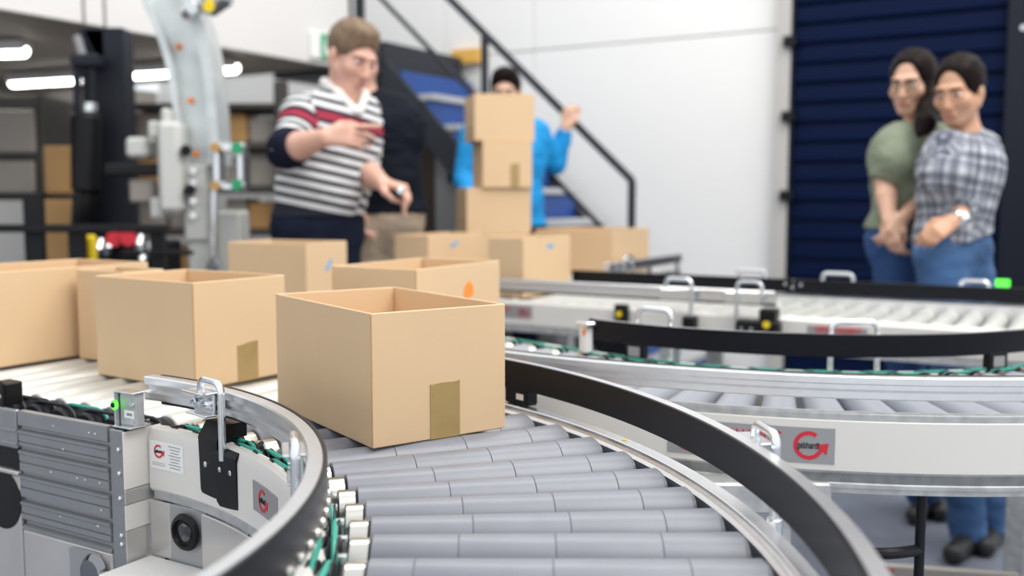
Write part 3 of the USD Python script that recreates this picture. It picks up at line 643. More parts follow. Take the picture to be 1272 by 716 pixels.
obj('outer_side_panel', sweep(rect(1.2065, 1.210, .790, .872), f2), M['cream'], fc)
obj('lower_rail', sweep([(1.196, .764), (1.208, .764), (1.208, .770), (1.206, .772), (1.206, .786), (1.208, .788), (1.208, .7895), (1.196, .7895)], f2), M['galv'], fc)
obj('inner_frame', sweep([(.7345, .845), (.7345, .775), (.7015, .775), (.7015, .848), (.711, .866), (.722, .866)], f2), M['cream'], fc)
obj('inner_base', sweep(rect(.704, .79, .752, .774), f2), M['galv'], fc)
guide(fc, 'outer_guide', f2, 1.19, 1, sz=.9035)
guide(fc, 'inner_guide', arc(C2, 218.5, 338, 110), .7315, -1)
for a in (229, 291):
    q = P(C2, .722, a, .876); et, eo = frame_of(C2, a)
    obj('guide_support', rbox((.05, .02, .05), .002, q, ax=[et, eo, Z3]), M['black'], fc)
    obj('support_label', rbox((.03, .001, .022), .0004, P(C2, .7328, a, .882), ax=[et, eo, Z3]), M['plate'], fc)
def uloop(T, c, r, a, span, h, name='handle_rod', z0=.86):
    et, eo = frame_of(c, a); o = P(c, r, a, 0)
    obj(name, tube(fillet([o - et * span / 2 + Z3 * z0, o - et * span / 2 + Z3 * h, o + et * span / 2 + eo * .0 + Z3 * h, o + et * span / 2 + Z3 * z0], .02, 6), .0062, 12), M['zinc'], T)
uloop(fc, C2, .69, 231, .085, .975); uloop(fc, C2, .69, 266.5, .095, .966)
# round posts, lower cross bars
q0 = P(C2, 1.185, 265.2, 0); obj('stand', drum(q0, q0 + Z3 * .765, .0078, .001, 16), M['blackm'], fc)
for a, r_ in ((312, 1.18), (240, .76), (312, .76)): q = P(C2, r_, a, 0); obj('stand', drum(q, q + Z3 * .765, .014, .001, 14), M['blackm'], fc)
obj('cross_bar', tube(fillet([at(1140, 684, q0[1]), at(1105, 689, q0[1] - .03), at(1040, 686, q0[1] + .02)], .05), .009, 10), M['blackm'], fc)
for a in (246,): et, eo = frame_of(C2, a); obj('crossbeam', rbox((.06, .44, .05), .004, P(C2, .98, a, .735), ax=[et, eo, Z3]), M['galv'], fc)
obj('support_channel', dbox(850, 1034, 601, 640, 1.52, .06, .004), M['galv'], fc)
obj('channel_drop', dbox(968, 984, 640, 716, 1.53, .04, .003), M['galv'], fc)
# emblem plate on the side panel
def ang_of(u):                                          # the angle on the far curve's outer panel that stands at column u
    aa = np.linspace(225, 315, 1801); p = np.stack([C2[0] + 1.211 * np.cos(np.radians(aa)), C2[1] + 1.211 * np.sin(np.radians(aa))], 1)
    c, s_ = math.cos(PITCH), math.sin(PITCH); dep = p[:, 1] * c - (.825 - CAMH) * s_
    return float(np.interp(u, 636 + FPX * p[:, 0] / dep, aa))
a0_, a1_ = ang_of(829), ang_of(1037)
pl = obj('emblem_plate', sweep(rect(1.2102, 1.2112, .801, .859, .0004), arc(C2, a0_, a1_, 12)), M['plate'], fc)
def on2(a, z): e, o_ = frame_of(C2, a); return P(C2, 1.2114, a, z), -e, o_
def bent(fn):
    def b(v):                                           # flat lettering (x along, y up, z out) wrapped round the panel
        th = np.radians(a0_) + v[:, 0] / 1.2114; rr = 1.2113 + v[:, 2]
        return np.stack([C2[0] + rr * np.cos(th), C2[1] + rr * np.sin(th), v[:, 1]], 1)
    return b
Lp = math.radians(a1_ - a0_) * 1.2114
bend = bent(0)
EX, EY = np.array([1.0, 0, 0]), np.array([0, 1.0, 0])
logo(pl, np.array([.034, .830, 0]), EX, EY, .046, bend=bend); logo(pl, np.array([Lp - .040, .830, 0]), EX, EY, .046, bend=bend)
v, f = words('GEBHARDT', .0185, np.zeros(3), EX, EY, bold=True); wd = v[:, 0].max(); k_ = (Lp - .150) / wd
v = v * [k_, 1, 1] + [.068, .831, 0]
obj('lettering', (bend(v), f), M['red'], pl, smooth=False)
v, f = words('gebhardt', .007, np.zeros(3), EX, EY); v = v * [1.3, 1, 1] + [.06, .812, 0]
# far curve's reflector post
rp_ = thing('reflector_post', 'small white reflector post with an orange spot on the far curve', 'sensor', P(C2, .742, 218.6, .866))
q = P(C2, .742, 218.6, 0); et, eo = frame_of(C2, 214)
obj('post_body', rbox((.026, .022, .062), .003, q + Z3 * .897, ax=[et, eo, Z3]), M['paper'], rp_)
obj('post_cap', rbox((.044, .03, .012), .003, q + Z3 * .932, ax=[et, eo, Z3]), M['zinc'], rp_)
obj('reflector', rbox((.010, .004, .014), .001, q + Z3 * .915 + eo * .012 - et * .008, ax=[et, eo, Z3]), M['orange'], rp_)

# ------------------------------------------------------------------ far straight conveyor
fs = thing('straight_conveyor', 'far straight roller conveyor with pale side panel in front of the two women', 'conveyor', W(.6, 2.85, 0))
for k in range(46):
    s = -.98 + k * .0685; a, b = W(s, 2.665, ZR - .027), W(s, 3.05, ZR - .027)
    ro = obj('roller', drum(a, b, .027, .002, 16), M['zincroll'], fs)
fs_n, fs_f = 2.62, 3.077
obj('near_frame', sweep([(2.588, .79), (2.588, .862), (2.596, .87), (2.63, .87), (2.63, .79)], run(-1.04, 2.2)), M['cream'], fs, label='pale near side panel')
obj('lower_rail', sweep(rect(2.59, 2.62, .765, .789), run(-1.04, 2.2)), M['galv'], fs)
obj('far_frame', sweep([(3.06, .76), (3.06, .888), (3.07, .893), (3.10, .893), (3.10, .76)], run(-.48, 2.2)), M['alu'], fs)
guide(fs, 'near_guide', run(-1.0, .438), 2.617, -1)
guide(fs, 'far_guide', run(-.48, .365), 3.077, 1); guide(fs, 'far_guide', run(.37, 2.2), 3.077, 1)
for s_, st in ((-.045, True),): 
    obj('clamp_block', wbox(s_ - .022, s_ + .022, 2.560, 2.588, .775, .882, .004), M['black'], fs)
    q = W(s_ - .003, 2.558, .852); obj('yellow_dot', lathe([(0, .010), (.002, .010)], q + N3 * .001, q - N3, 12), M['yellow'], fs)
def fs_bracket(s, dot=False, base=.03):
    o = W(s, 2.578, .9215); bracket(fs, o, D3, -N3, block_out=.0)
    if dot:
        q = W(s + .06, 2.552, .846); obj('yellow_dot', lathe([(0, .010), (.002, .010)], q + N3 * .002, q - N3, 12), M['yellow'], fs)
for u, dot in ((843, False), (925, True)):
    o_ = at(u, 350, 3.0); s_ = rayn(u, 355, 2.57)[0]
    obj('handle_rod', tube(fillet([W(s_ - .045, 2.575, .93), W(s_ - .045, 2.575, .972), W(s_ + .045, 2.56, .972), W(s_ + .045, 2.56, .86)] if not dot else [W(s_ - .02, 2.56, .86), W(s_ - .02, 2.56, .972), W(s_ + .055, 2.56, .972), W(s_ + .055, 2.56, .93)], .02, 6), .0065, 10), M['zinc'], fs)
    obj('guide_bracket', [wbox(s_ - .06, s_ + .05, 2.565, 2.585, .905, .94, .002)], M['zinc'], fs)
    obj('clamp_block', wbox(s_ + .02 - (.04 if dot else 0), s_ + .06 + (.05 if dot else 0), 2.545, 2.588, .80 if not dot else .79, .86, .005), M['black'], fs)
    if dot:
        obj('clamp_block', wbox(s_ + .05, s_ + .10, 2.55, 2.60, .86, .895, .004), M['black'], fs)
        q = W(s_ + .075, 2.544, .85); obj('yellow_dot', lathe([(0, .011), (.002, .011)], q + N3 * .002, q - N3, 12), M['yellow'], fs)
        for e in (.0, .03): q = W(s_ + e, 2.544, .835); obj('clamp_screw', lathe([(0, .006), (.002, .005)], q, q - N3, 10), M['zinc'], fs)
# emblem plates along the pale side
def small_plate(u0, u1, z0, z1, big):
    s0, s1 = rayn(u0, 395, 2.587)[0], rayn(u1, 395, 2.587)[0]
    t = obj('emblem_plate', wbox(s0, s1, 2.5862, 2.5880, z0, z1, .0005), M['plate'], fs)
    if big:
        logo(t, W(s1 - .035, 2.5858, (z0 + z1) / 2), D3, Z3, (z1 - z0) * .8)
        v, f = words('GEBHARDT', .018, W(s0 + .02, 2.5858, (z0 + z1) / 2), D3, Z3, bold=True); obj('lettering', (v, f), M['red'], t, smooth=False)
small_plate(588, 661, .812, .856, True); small_plate(1003, 1078, .815, .852, True)
for u, v in ((1041, 340), (934, 336)):
    s_ = rayn(u, v, 3.12)[0]
    obj('handle_rod', tube(fillet([W(s_ - .05, 3.12, .90), W(s_ - .05, 3.12, .965), W(s_ + .05, 3.12, .965), W(s_ + .05, 3.12, .90)], .018, 5), .0075, 10), M['zinc'], fs)
s_ = rayn(1215, 352, 3.13)[0]
obj('handle_rod', tube(fillet([W(s_ - .05, 3.13, .90), W(s_ - .05, 3.13, .957), W(s_ + .03, 3.13, .957), W(s_ + .03, 3.13, .90)], .018, 5), .008, 10), M['zinc'], fs)
obj('green_lamp', drum(W(s_ + .05, 3.13, .955), W(s_ + .09, 3.13, .955), .012), M['led'], fs, label='lit green lamp')
for s_ in (.365,):
    for e, z in ((-.025, .925), (.028, .925), (0, .915)): q = W(s_ + e, 3.077, z); obj('bolt', lathe([(0, .006), (.003, .004)], q, q - N3, 10), M['zinc'], fs)
for s_ in (-.9, .1, 1.1, 2.0):
    for n in (2.63, 3.06): obj('leg', wbox(s_ - .025, s_ + .025, n - .025, n + .025, 0, .765), M['galv'], fs)

# ------------------------------------------------------------------ two more straight lines at the back
def plain_line(label, st, rollers_at, side0, side1, legs, glabel=None):
    t = thing('straight_conveyor', label, 'conveyor', st)
    return t
bl = thing('straight_conveyor', 'short roller conveyor behind the near boxes, in front of the man in stripes', 'conveyor', W(-1.4, 1.95, 0))
for k in range(12):
    s = -1.53 + k * .0685; obj('roller', drum(W(s, 1.73, ZR - .027), W(s, 2.2, ZR - .027), .027, .002, 14), M['zincroll'], bl)
for n in (1.69, 2.21): obj('side_frame', wbox(-1.57, -.74, n, n + .03, .77, .868), M['alu'], bl)
for s in (-1.5, -.85):
    for n in (1.705, 2.225): obj('leg', wbox(s - .025, s + .025, n - .025, n + .025, 0, .77), M['galv'], bl)
gl = thing('straight_conveyor', 'rearmost roller conveyor coming from the stairs, under the stacked boxes', 'conveyor', W(-.8, 3.9, 0))
for k in range(19):
    n = 3.16 + k * .0685; obj('roller', drum(W(-1.19, n, ZR - .027), W(-.56, n, ZR - .027), .027, .002, 14), M['zincroll'], gl)
for s in (-1.22, -.54): obj('side_frame', wbox(s - .015, s + .015, 3.115, 4.36, .77, .868), M['alu'], gl)
obj('side_guide', wbox(-.55, -.52, 3.5, 4.36, .90, .945), M['alu'], gl)
for n in (3.55, 3.95, 4.3): obj('guide_stay', wbox(-.53, -.52, n - .02, n + .02, .85, .905), M['zinc'], gl)
obj('end_handle', tube(fillet([W(-.5, 3.62, .87), W(-.5, 3.62, .965), W(-.5, 3.7, .965), W(-.5, 3.7, .87)], .02), .008), M['zinc'], gl)
for n in (3.2, 4.3):
    for s in (-1.19, -.57): obj('leg', wbox(s - .025, s + .025, n - .025, n + .025, 0, .77), M['galv'], gl)

# ================================================================== cardboard boxes
def carton(label, corner, ang, lx, ly, h, z=ZR, tape=None, mark=None, open_top=True, tape_left=None, group='open cardboard boxes on the conveyors', seam=True):
    """corner: the front corner on the plane; ang: direction of the right-hand face's foot; lx along it, ly along the left-hand face."""
    ex = np.array([math.cos(ang), math.sin(ang), 0]); ey = np.array([-ex[1], ex[0], 0]); o = np.array([*corner[:2], z]); t = .004
    ctr = o + ex * lx / 2 + ey * ly / 2
    T = thing('cardboard_box', label, 'box', ctr, group=group)
    def slab(x0, x1, y0, y1, z0, z1, c=.0014): return rbox((x1 - x0, y1 - y0, z1 - z0), c, o + ex * (x0 + x1) / 2 + ey * (y0 + y1) / 2 + Z3 * (z0 + z1) / 2, ax=[ex, ey, Z3])
    def wall(x0, x1, y0, y1, top):
        # a board with a softly uneven rim
        m = slab(x0, x1, y0, y1, 0.001, h)
        return m
    obj('box_wall', wall(0, lx, 0, t, h), M['card'], T); obj('box_wall', wall(0, t, t * .7, ly, h), M['card'], T)
    obj('box_wall', wall(lx - t, lx, t * .7, ly, h), M['card'], T); obj('box_wall', wall(t, lx - t, ly - t, ly, h), M['card'], T)
    obj('box_bottom', slab(t * .5, lx - t * .5, t * .5, ly - t * .5, 0.0, .006), M['card'], T)
    if not open_top:
        obj('flap', slab(0, lx, 0, ly / 2 - .0008, h, h + .004), M['card'], T); obj('flap', slab(0, lx, ly / 2 + .0008, ly, h, h + .004), M['card'], T)
    if seam: obj('corner_seam', slab(-.0005, .0011, -.0005, .0011, .004, h - .003, .0004), M['card_old'], T)
    rg = np.random.default_rng(int(lx * 1e4) + len(label))
    if tape:
        x0, x1, hh = tape; xs = np.linspace(x0, x1, 14)
        top = hh + np.cumsum(rg.normal(0, .0007, 14)) + np.linspace(-.002, .004, 14)
        obj('packing_tape', plate([(x0, .001), (x1, .001)] + [(a, b) for a, b in zip(xs[::-1], top[::-1])], .0006, o - ey * .0004, ex, Z3), M['tape'], T, label='strip of brown packing tape')
    if tape_left:
        y0, y1, hh = tape_left
        obj('packing_tape', plate([(y0, .001), (y1, .001), (y1, hh), (y0, hh - .004)], .0006, o - ex * .0003, ey, Z3), M['tape'], T)
    if mark:
        x, zz, w, kind, ang2 = mark; c, s = math.cos(ang2), math.sin(ang2)
        e1 = ex * c + Z3 * s; e2 = -ex * s + Z3 * c
        out = [(-w, -w * .22), (-w * .3, -w * .30), (w, -w * .12), (w * .9, w * .28), (-w * .2, w * .2), (-w * .95, w * .3)] if kind == 'blue_mark' else [(-w * .7, -w * .8), (w * .75, -w * .7), (w, w * .2), (w * .3, w), (-w * .6, w * .7), (-w, 0)]
        obj('blue_mark' if kind == 'blue_mark' else 'orange_sticker', plate(out, .0008, o + ex * x + Z3 * zz - ey * .0004, e1, e2), M[kind], T)
    return T
def on_plane(u, v, z=ZR):
    d = ray(u, v); t = (z - CAMH) / d[2]; return d * t + [0, 0, CAMH]
AN = A0                                                 # the right-hand faces run along N
p = on_plane(463, 559); ang1 = math.atan2(*(on_plane(630, 532) - p)[[1, 0]])
carton('open cardboard box in front, on the grey rollers, with a wide tape strip', p, ang1, .225, .350, .1915, tape=(.093, .143, .086))
p = W(-.152, .927)
carton('open cardboard box on the zinc rollers behind the nearest one, tape strip low down', p, AN - .06, .222, .30, .198, tape=(.098, .148, .073))
p = W(-.690, .885)
carton('open cardboard box at the left edge of the photo', p, AN, .385, .26, .199, seam=False)
p = W(-.505, 1.03) 
carton('plain cardboard box squeezed behind the second box, only its left part showing', W(-.505, 1.055), AN, .105, .155, .196, seam=False)
q = on_plane(517, 335, 1.073)
carton('open cardboard box with an orange sticker on its right face', q, AN + .02, .345, .225, .203, mark=(.205, .142, .022, 'orange', 0.3))
q = on_plane(380, 303, 1.088)
carton('open cardboard box at the striped man with a slanted blue mark', q, AN + .12, .215, .285, .218, mark=(.115, .150, .022, 'blue_mark', .8), seam=False)
q = on_plane(497, 291, 1.086)
carton('cardboard box in front of the khaki trousers with a blue mark', W(-.86, 2.66), AN, .36, .155, .214, mark=(.17, .175, .026, 'blue_mark', .3), seam=False)
carton('cardboard box beside the foot of the stack, small blue mark near its top', W(-.47, 2.68), AN, .36, .145, .211, mark=(.20, .175, .026, 'blue_mark', -.1), seam=False)
carton('cardboard box on the rearmost conveyor, in front of the stair post', W(-.62, 3.75), AN, .42, .40, .206, seam=False)
# the stack
SY = 4.2
stk = [(575, 590, 664, 127, 178, 'topmost box of the tall stack'), (585, 600, 661, 178, 225, 'second box from the top of the tall stack, tape on its face'), (563, 580, 660, 223, 271, 'third box from the top of the tall stack'), (570, 587, 656, 271, 319, 'lowest box of the tall stack')]
zt = ZR
for k, (u0, uf, u1, v0, v1, lab) in enumerate(stk[::-1]):
    hh = .193
    front = at(uf, 300, SY); right = at(u1, 300, SY); left = at(u0, 300, SY)
    w = (right[0] - front[0]); angk = math.radians(14)
    lx = w / math.cos(angk); ly = (front[0] - left[0]) / math.sin(angk)
    ly = min(max(ly, .2), .3)
    carton(lab, np.array([front[0], SY]), angk, lx, ly, hh, z=zt, open_top=False, tape=(.12, .16, .10) if k == 2 else None, tape_left=(.06, .10, .07) if k in (0, 1, 3) else None, group='cardboard boxes of the tall stack', seam=False)
    zt += hh + .0045
# a board leaning on the floor with red print, right
bd = thing('floor_panel', 'pale grey panel with red emblem standing on the floor at the bottom right', 'panel', at(1160, 716, 2.3) * [1, 1, 0])
a = at(1046, 697, 2.25); rb_ = ray(1266, 713); b = rb_ * ((a[2] - CAMH) / rb_[2]) + [0, 0, CAMH]
ex = (b - a) * [1, 1, 0]; Lb = np.linalg.norm(ex); ex /= Lb
obj('board', rbox((Lb, .02, b[2]), .003, (a + b) / 2 * [1, 1, 0] + Z3 * b[2] / 2, ax=[ex, np.cross(Z3, ex), Z3]), M['panelgrey'], bd)
nrm = np.cross(ex, Z3); 
logo(bd, a * [1, 1, 0] + ex * .10 + Z3 * (b[2] - .034) + nrm * .0105, ex, Z3, .055)
# ================================================================== people: smooth blended volumes turned into one skin each
class Field:
    def __init__(s, lo, hi, h):
        s.h = h; s.lo = np.asarray(lo, float); n = np.ceil((np.asarray(hi) - s.lo) / h).astype(int) + 1
        s.g = np.full(n, 0.5, np.float32); s.n = n
    def _box(s, lo, hi, pad):
        a = np.maximum(np.floor((np.asarray(lo) - pad - s.lo) / s.h).astype(int), 0); b = np.minimum(np.ceil((np.asarray(hi) + pad - s.lo) / s.h).astype(int) + 1, s.n)
        if (b <= a).any(): return None
        ax = [(s.lo[k] + s.h * np.arange(a[k], b[k])).astype(np.float32) for k in range(3)]
        return tuple(slice(a[k], b[k]) for k in range(3)), ax
    def _add(s, bx, d, k, sub=False):
        g = s.g[bx]
        if sub:
            d = -d; hh = np.maximum(k - np.abs(g - d), 0) / k if k > 0 else 0; s.g[bx] = np.maximum(g, d) + hh * hh * k * .25
        else:
            hh = np.maximum(k - np.abs(g - d), 0) / k if k > 0 else 0; s.g[bx] = np.minimum(g, d) - hh * hh * k * .25
    def cone(s, a, b, ra, rb, k=.015, cuts=(), sub=False, flat=None):
        a, b = np.asarray(a, float), np.asarray(b, float); m = max(ra, rb)
        r = s._box(np.minimum(a, b) - m, np.maximum(a, b) + m, k + 2 * s.h)
        if r is None: return
        bx, (X, Y, Z) = r; X, Y, Z = X[:, None, None] - a[0], Y[None, :, None] - a[1], Z[None, None, :] - a[2]
        d = b - a; L2 = d @ d + 1e-12; t = np.clip((X * d[0] + Y * d[1] + Z * d[2]) / L2, 0, 1)
        if flat is None: q = np.sqrt((X - t * d[0]) ** 2 + (Y - t * d[1]) ** 2 + (Z - t * d[2]) ** 2)
        else:                                           # squashed across one direction: (direction, factor)
            f, w = np.asarray(flat[0], float), flat[1]
            ex, ey, ez = X - t * d[0], Y - t * d[1], Z - t * d[2]; e = ex * f[0] + ey * f[1] + ez * f[2]
            q = np.sqrt(ex ** 2 + ey ** 2 + ez ** 2 + (w * w - 1) * e * e) / (1 + (w - 1) * .35)
            q = q * 1.0
        v = q - (ra + (rb - ra) * t)
        for p, n in cuts:
            p, n = np.asarray(p, float) - a, np.asarray(n, float); v = np.maximum(v, (X - p[0]) * n[0] + (Y - p[1]) * n[1] + (Z - p[2]) * n[2])
        s._add(bx, v.astype(np.float32), k, sub)
    def ell(s, c, r, R=np.eye(3), k=.015, sub=False, cuts=()):
        c, r = np.asarray(c, float), np.asarray(r, float); m = r.max()
        q = s._box(c - m, c + m, k + 2 * s.h)
        if q is None: return
        bx, (X, Y, Z) = q; X, Y, Z = X[:, None, None] - c[0], Y[None, :, None] - c[1], Z[None, None, :] - c[2]
        u = [X * R[0][i] + Y * R[1][i] + Z * R[2][i] for i in range(3)]     # columns of R: the axes
        k0 = np.sqrt(sum((u[i] / r[i]) ** 2 for i in range(3))); k1 = np.sqrt(sum((u[i] / r[i] ** 2) ** 2 for i in range(3)))
        v = k0 * (k0 - 1) / np.maximum(k1, 1e-6)
        for p, n in cuts:
            p, n = np.asarray(p, float) - c, np.asarray(n, float); v = np.maximum(v, (X - p[0]) * n[0] + (Y - p[1]) * n[1] + (Z - p[2]) * n[2])
        s._add(bx, v.astype(np.float32), k, sub)
    def cut(s, p, n):                                   # keeps the side that n points away from
        X, Y, Z = [(s.lo[k] + s.h * np.arange(s.n[k])).astype(np.float32) - p[k] for k in range(3)]
        s.g = np.maximum(s.g, X[:, None, None] * n[0] + Y[None, :, None] * n[1] + Z[None, None, :] * n[2])
    def mesh(s):
        g = s.g; g[0] = g[-1] = .1; g[:, 0] = g[:, -1] = .1; g[:, :, 0] = g[:, :, -1] = .1
        ins = g < 0
        n = s.n - 1; cnt = np.zeros(n, np.int8)
        for o in np.ndindex(2, 2, 2): cnt += ins[o[0]:o[0] + n[0], o[1]:o[1] + n[1], o[2]:o[2] + n[2]]
        cells = np.argwhere((cnt > 0) & (cnt < 8)); idx = np.full(n, -1, np.int32); idx[tuple(cells.T)] = np.arange(len(cells))
        acc, w = np.zeros((len(cells), 3)), np.zeros(len(cells))
        for ax in range(3):
            for o in np.ndindex(2, 2):
                off = np.insert(np.array(o), ax, 0); e = np.eye(3, dtype=int)[ax]
                c0 = cells + off; v0, v1 = g[tuple(c0.T)], g[tuple((c0 + e).T)]
                m = (v0 < 0) != (v1 < 0); t = np.where(m, v0 / np.where(m, v0 - v1, 1), 0)
                acc += m[:, None] * (off + t[:, None] * e); w += m
        V = s.lo + s.h * (cells + acc / w[:, None]); F = []
        for ax in range(3):
            e = np.eye(3, dtype=int)[ax]; sl0 = tuple(slice(1 if k != ax else 0, s.n[k] - 1) for k in range(3)); sl1 = tuple(slice(1, s.n[k] - 1) if k != ax else slice(1, s.n[k]) for k in range(3))
            a, b = ins[sl0], ins[sl1]; P_ = np.argwhere(a != b); base = P_ + np.array([1 if k != ax else 0 for k in range(3)])
            fl = a[tuple(P_.T)]; u, v = [k for k in range(3) if k != ax]
            if ax == 1: u, v = v, u
            U, Vv = np.eye(3, dtype=int)[u], np.eye(3, dtype=int)[v]
            q = np.stack([idx[tuple((base - U - Vv).T)], idx[tuple((base - Vv).T)], idx[tuple(base.T)], idx[tuple((base - U).T)]], 1)
            q[~fl] = q[~fl][:, ::-1]; F.append(q[(q >= 0).all(1)])
        q = np.vstack(F); return V, np.vstack([q[:, [0, 1, 2]], q[:, [0, 2, 3]]])

def Rot(fwd, up):                                       # columns: right hand side of the viewer of +y..., i.e. x = fwd x up, y = fwd, z = up
    f = np.asarray(fwd, float); f /= np.linalg.norm(f); u = np.asarray(up, float); u = u - f * (u @ f); u /= np.linalg.norm(u)
    return np.stack([np.cross(f, u), f, u], 1)
def head(F, c, R, s=1.0, k=.012, female=False, neck=None):
    """Adds a head with a face to the field; c between the eyes' level and the ears, y of R the way it looks."""
    p = lambda *x: c + R @ (np.array(x) * s)
    w = .94 if female else 1.0
    F.ell(p(0, -.018, .036), np.array([.073 * w, .094, .086]) * s, R, k)
    F.ell(p(0, .030, -.02), np.array([.061 * w, .062, .085]) * s, R, .02 * s)
    F.cone(p(0, .012, -.055), p(0, .058, -.094), .052 * s * w, .024 * s, .022 * s)
    for x in (-1, 1):
        F.cone(p(x * .050, .0, -.045), p(x * .018, .055, -.095), .026 * s, .017 * s, .02 * s)
        F.ell(p(x * .042, .060, -.026), np.array([.022, .02, .022]) * s, R, .02 * s)
        F.cone(p(x * .012, .088, .026), p(x * .042, .074, .024), .009 * s, .008 * s, .014 * s)
        F.ell(p(x * .030, .094, .002), np.array([.017, .014, .012]) * s, R, .010 * s, sub=True)
        F.ell(p(x * .031, .076, .002), np.array([.0135, .0125, .0125]) * s, R, .003)
        F.ell(p(x * .0765 * w, -.012, -.012), np.array([.009, .020, .032]) * s, R, .006)
        F.ell(p(x * .010, .098, -.040), np.array([.009, .009, .008]) * s, R, .006 * s)
    F.cone(p(0, .086, .012), p(0, .107, -.034), .008 * s, .0115 * s, .012 * s)
    F.ell(p(0, .088, -.066), np.array([.024, .012, .011]) * s, R, .008 * s)
    if neck is not None: F.cone(p(0, -.022, -.05), neck, .050 * s * (.88 if female else 1), .056 * s * (.84 if female else 1.05), .025)
def face_parts(T, c, R, s, brow, lip, iris, female=False):
    p = lambda *x: c + R @ (np.array(x) * s)
    for x in (-1, 1):
        e = obj('eye', ball(p(x * .031, .0775, .0015), np.array([.0125, .0118, .0075]) * s, R), M['eyewhite'], T)
        obj('iris', ball(p(x * .031, .0875, .001), np.array([.0058, .003, .0058]) * s, R), M[iris], e)
        obj('eyebrow', tube([p(x * .013, .095, .019), p(x * .028, .0945, .0245), p(x * .047, .081, .021)], [.003 * s, .0038 * s, .002 * s], 8), M[brow], T)
    obj('lips', [ball(p(0, .0955, -.0625), np.array([.021, .0065, .0045]) * s, R), ball(p(0, .0945, -.0705), np.array([.018, .0065, .005]) * s, R)], M[lip], T)
def ball(c, r, R=np.eye(3), n=2):
    m = trimesh.creation.icosphere(n); return np.asarray(m.vertices) * r @ np.asarray(R).T + c, np.asarray(m.faces)
def hand(F, wrist, fwd, palm, side, curl, thumb=.5, s=1.0, spread=.012, flex=None):
    """A hand: fwd along the palm, palm the way its inner side faces, side +1 when the thumb lies on fwd x palm. curl: four angles; each finger bends three times."""
    f = np.asarray(fwd, float); f /= np.linalg.norm(f); pn = np.asarray(palm, float); pn = pn - f * (pn @ f); pn /= np.linalg.norm(pn); t = np.cross(f, pn) * side
    q = lambda a, b, c_=0: wrist + (f * a + t * b + pn * c_) * s
    for i, y in enumerate((.027, .009, -.009, -.025)):
        kn = q(.088 - .004 * abs(i - 1), y); F.cone(q(.008, y * .55), kn, .0145 * s, .0118 * s, .012)
        d, L, p0 = f + t * spread * (1.5 - i), (.046, .051, .047, .036)[i], kn; d = d / np.linalg.norm(d)
        c = curl[i]
        for j, (m, r) in enumerate(((1, .0098), (.62, .0088), (.5, .0078))):
            bend = c * (.8, 1.0, .7)[j]; ax = np.cross(d, pn); ax_n = np.cross(pn, d)
            d2 = d * math.cos(bend) + pnn(pn, d) * math.sin(bend); p1 = p0 + d2 * L * m * s
            F.cone(p0, p1, r * s, r * .92 * s, .0035); p0, d = p1, d2
    a, b = q(.012, .018, .004), q(.045, .046, .012 + .014 * thumb); c2 = q(.075, .052 - .022 * thumb, .018 + .03 * thumb); d2 = q(.098, .047 - .04 * thumb, .02 + .034 * thumb)
    F.cone(a, b, .017 * s, .0125 * s, .012); F.cone(b, c2, .0115 * s, .0098 * s, .004); F.cone(c2, d2, .0098 * s, .0082 * s, .003)
def pnn(pn, d):                                         # the palm side, square to the finger
    v = pn - d * (pn @ d); n = np.linalg.norm(v)
    return v / n if n > .2 else -np.cross(np.cross(d, pn), d) if n > 1e-6 else v
def skinned(T, F, material, name='body', amp=0, wr=14.0, seed=0, uvfn=None, label=None):
    v, f = F.mesh()
    if amp:
        tm = trimesh.Trimesh(v, f, process=False); nn = np.asarray(tm.vertex_normals)
        v = v + nn * ((fbm(v * wr * np.array([1, 1, 1.7]), 3, seed) - .5) * 2 * amp)[:, None]
    return obj(name, (v, f), material, T, smooth=True, uv=uvfn(v) if uvfn else None, label=label)
def along(v, segs):
    """For every point the length along, and the angle about, the nearest of the bones (a, b, start, radius)."""
    best, u, w = np.full(len(v), 9e9), np.zeros(len(v)), np.zeros(len(v))
    for a, b, t0, r in segs:
        a, b = np.asarray(a, float), np.asarray(b, float); d = b - a; L = np.linalg.norm(d); d = d / L
        x = (v - a) @ d; t = np.clip(x, -.15, L + .15); q = v - a - t[:, None] * d; dist = np.linalg.norm(q, axis=1) / r
        e1 = np.cross(d, [0.3, 1.0, 0.1]); e1 /= np.linalg.norm(e1); e2 = np.cross(d, e1)
        m = dist < best; best[m] = dist[m]; w[m] = (t0 + x)[m]; u[m] = (np.arctan2(q @ e2, q @ e1) * r)[m]
    return np.stack([u, w], 1)
def skin(name, c): return mat(name, c, 0.45, var=.04, scale=30, subsurface_weight=.12, subsurface_radius=(.9, .35, .2), subsurface_scale=.006)
M['skin_a'] = skin('skin_fair', (.66, .38, .29)); M['skin_b'] = skin('skin_light', (.62, .37, .26)); M['skin_c'] = skin('skin_tan', (.55, .30, .19))
M['eyewhite'] = mat('eye_white', (.75, .73, .70), .2); M['iris_d'] = mat('iris_dark', (.02, .012, .008), .15)
M['lip_a'] = mat('lips_a', (.50, .18, .17), .4); M['lip_b'] = mat('lips_b', (.48, .18, .16), .4)
M['hair_br'] = mat('hair_brown', (.17, .105, .06), .5, var=.35, scale=60, squash=(1, 1, .3)); M['hair_dk'] = mat('hair_dark', (.010, .006, .0055), .42, var=.4, scale=70, squash=(1, 1, .2), specular_ior_level=.06)
M['jeans_d'] = mat('jeans_dark', (.007, .010, .024), .85, var=.3, scale=12, specular_ior_level=.15); M['jeans_b'] = mat('jeans_blue', (.022, .068, .20), .85, var=.3, scale=9); M['jeans_l'] = mat('jeans_washed', (.045, .11, .25), .85, var=.35, scale=7)
M['khaki'] = mat('khaki', (.36, .28, .21), .85, var=.08, scale=10); M['jacket'] = mat('navy_jacket', (.005, .007, .014), .8, var=.2, scale=8, specular_ior_level=.15)
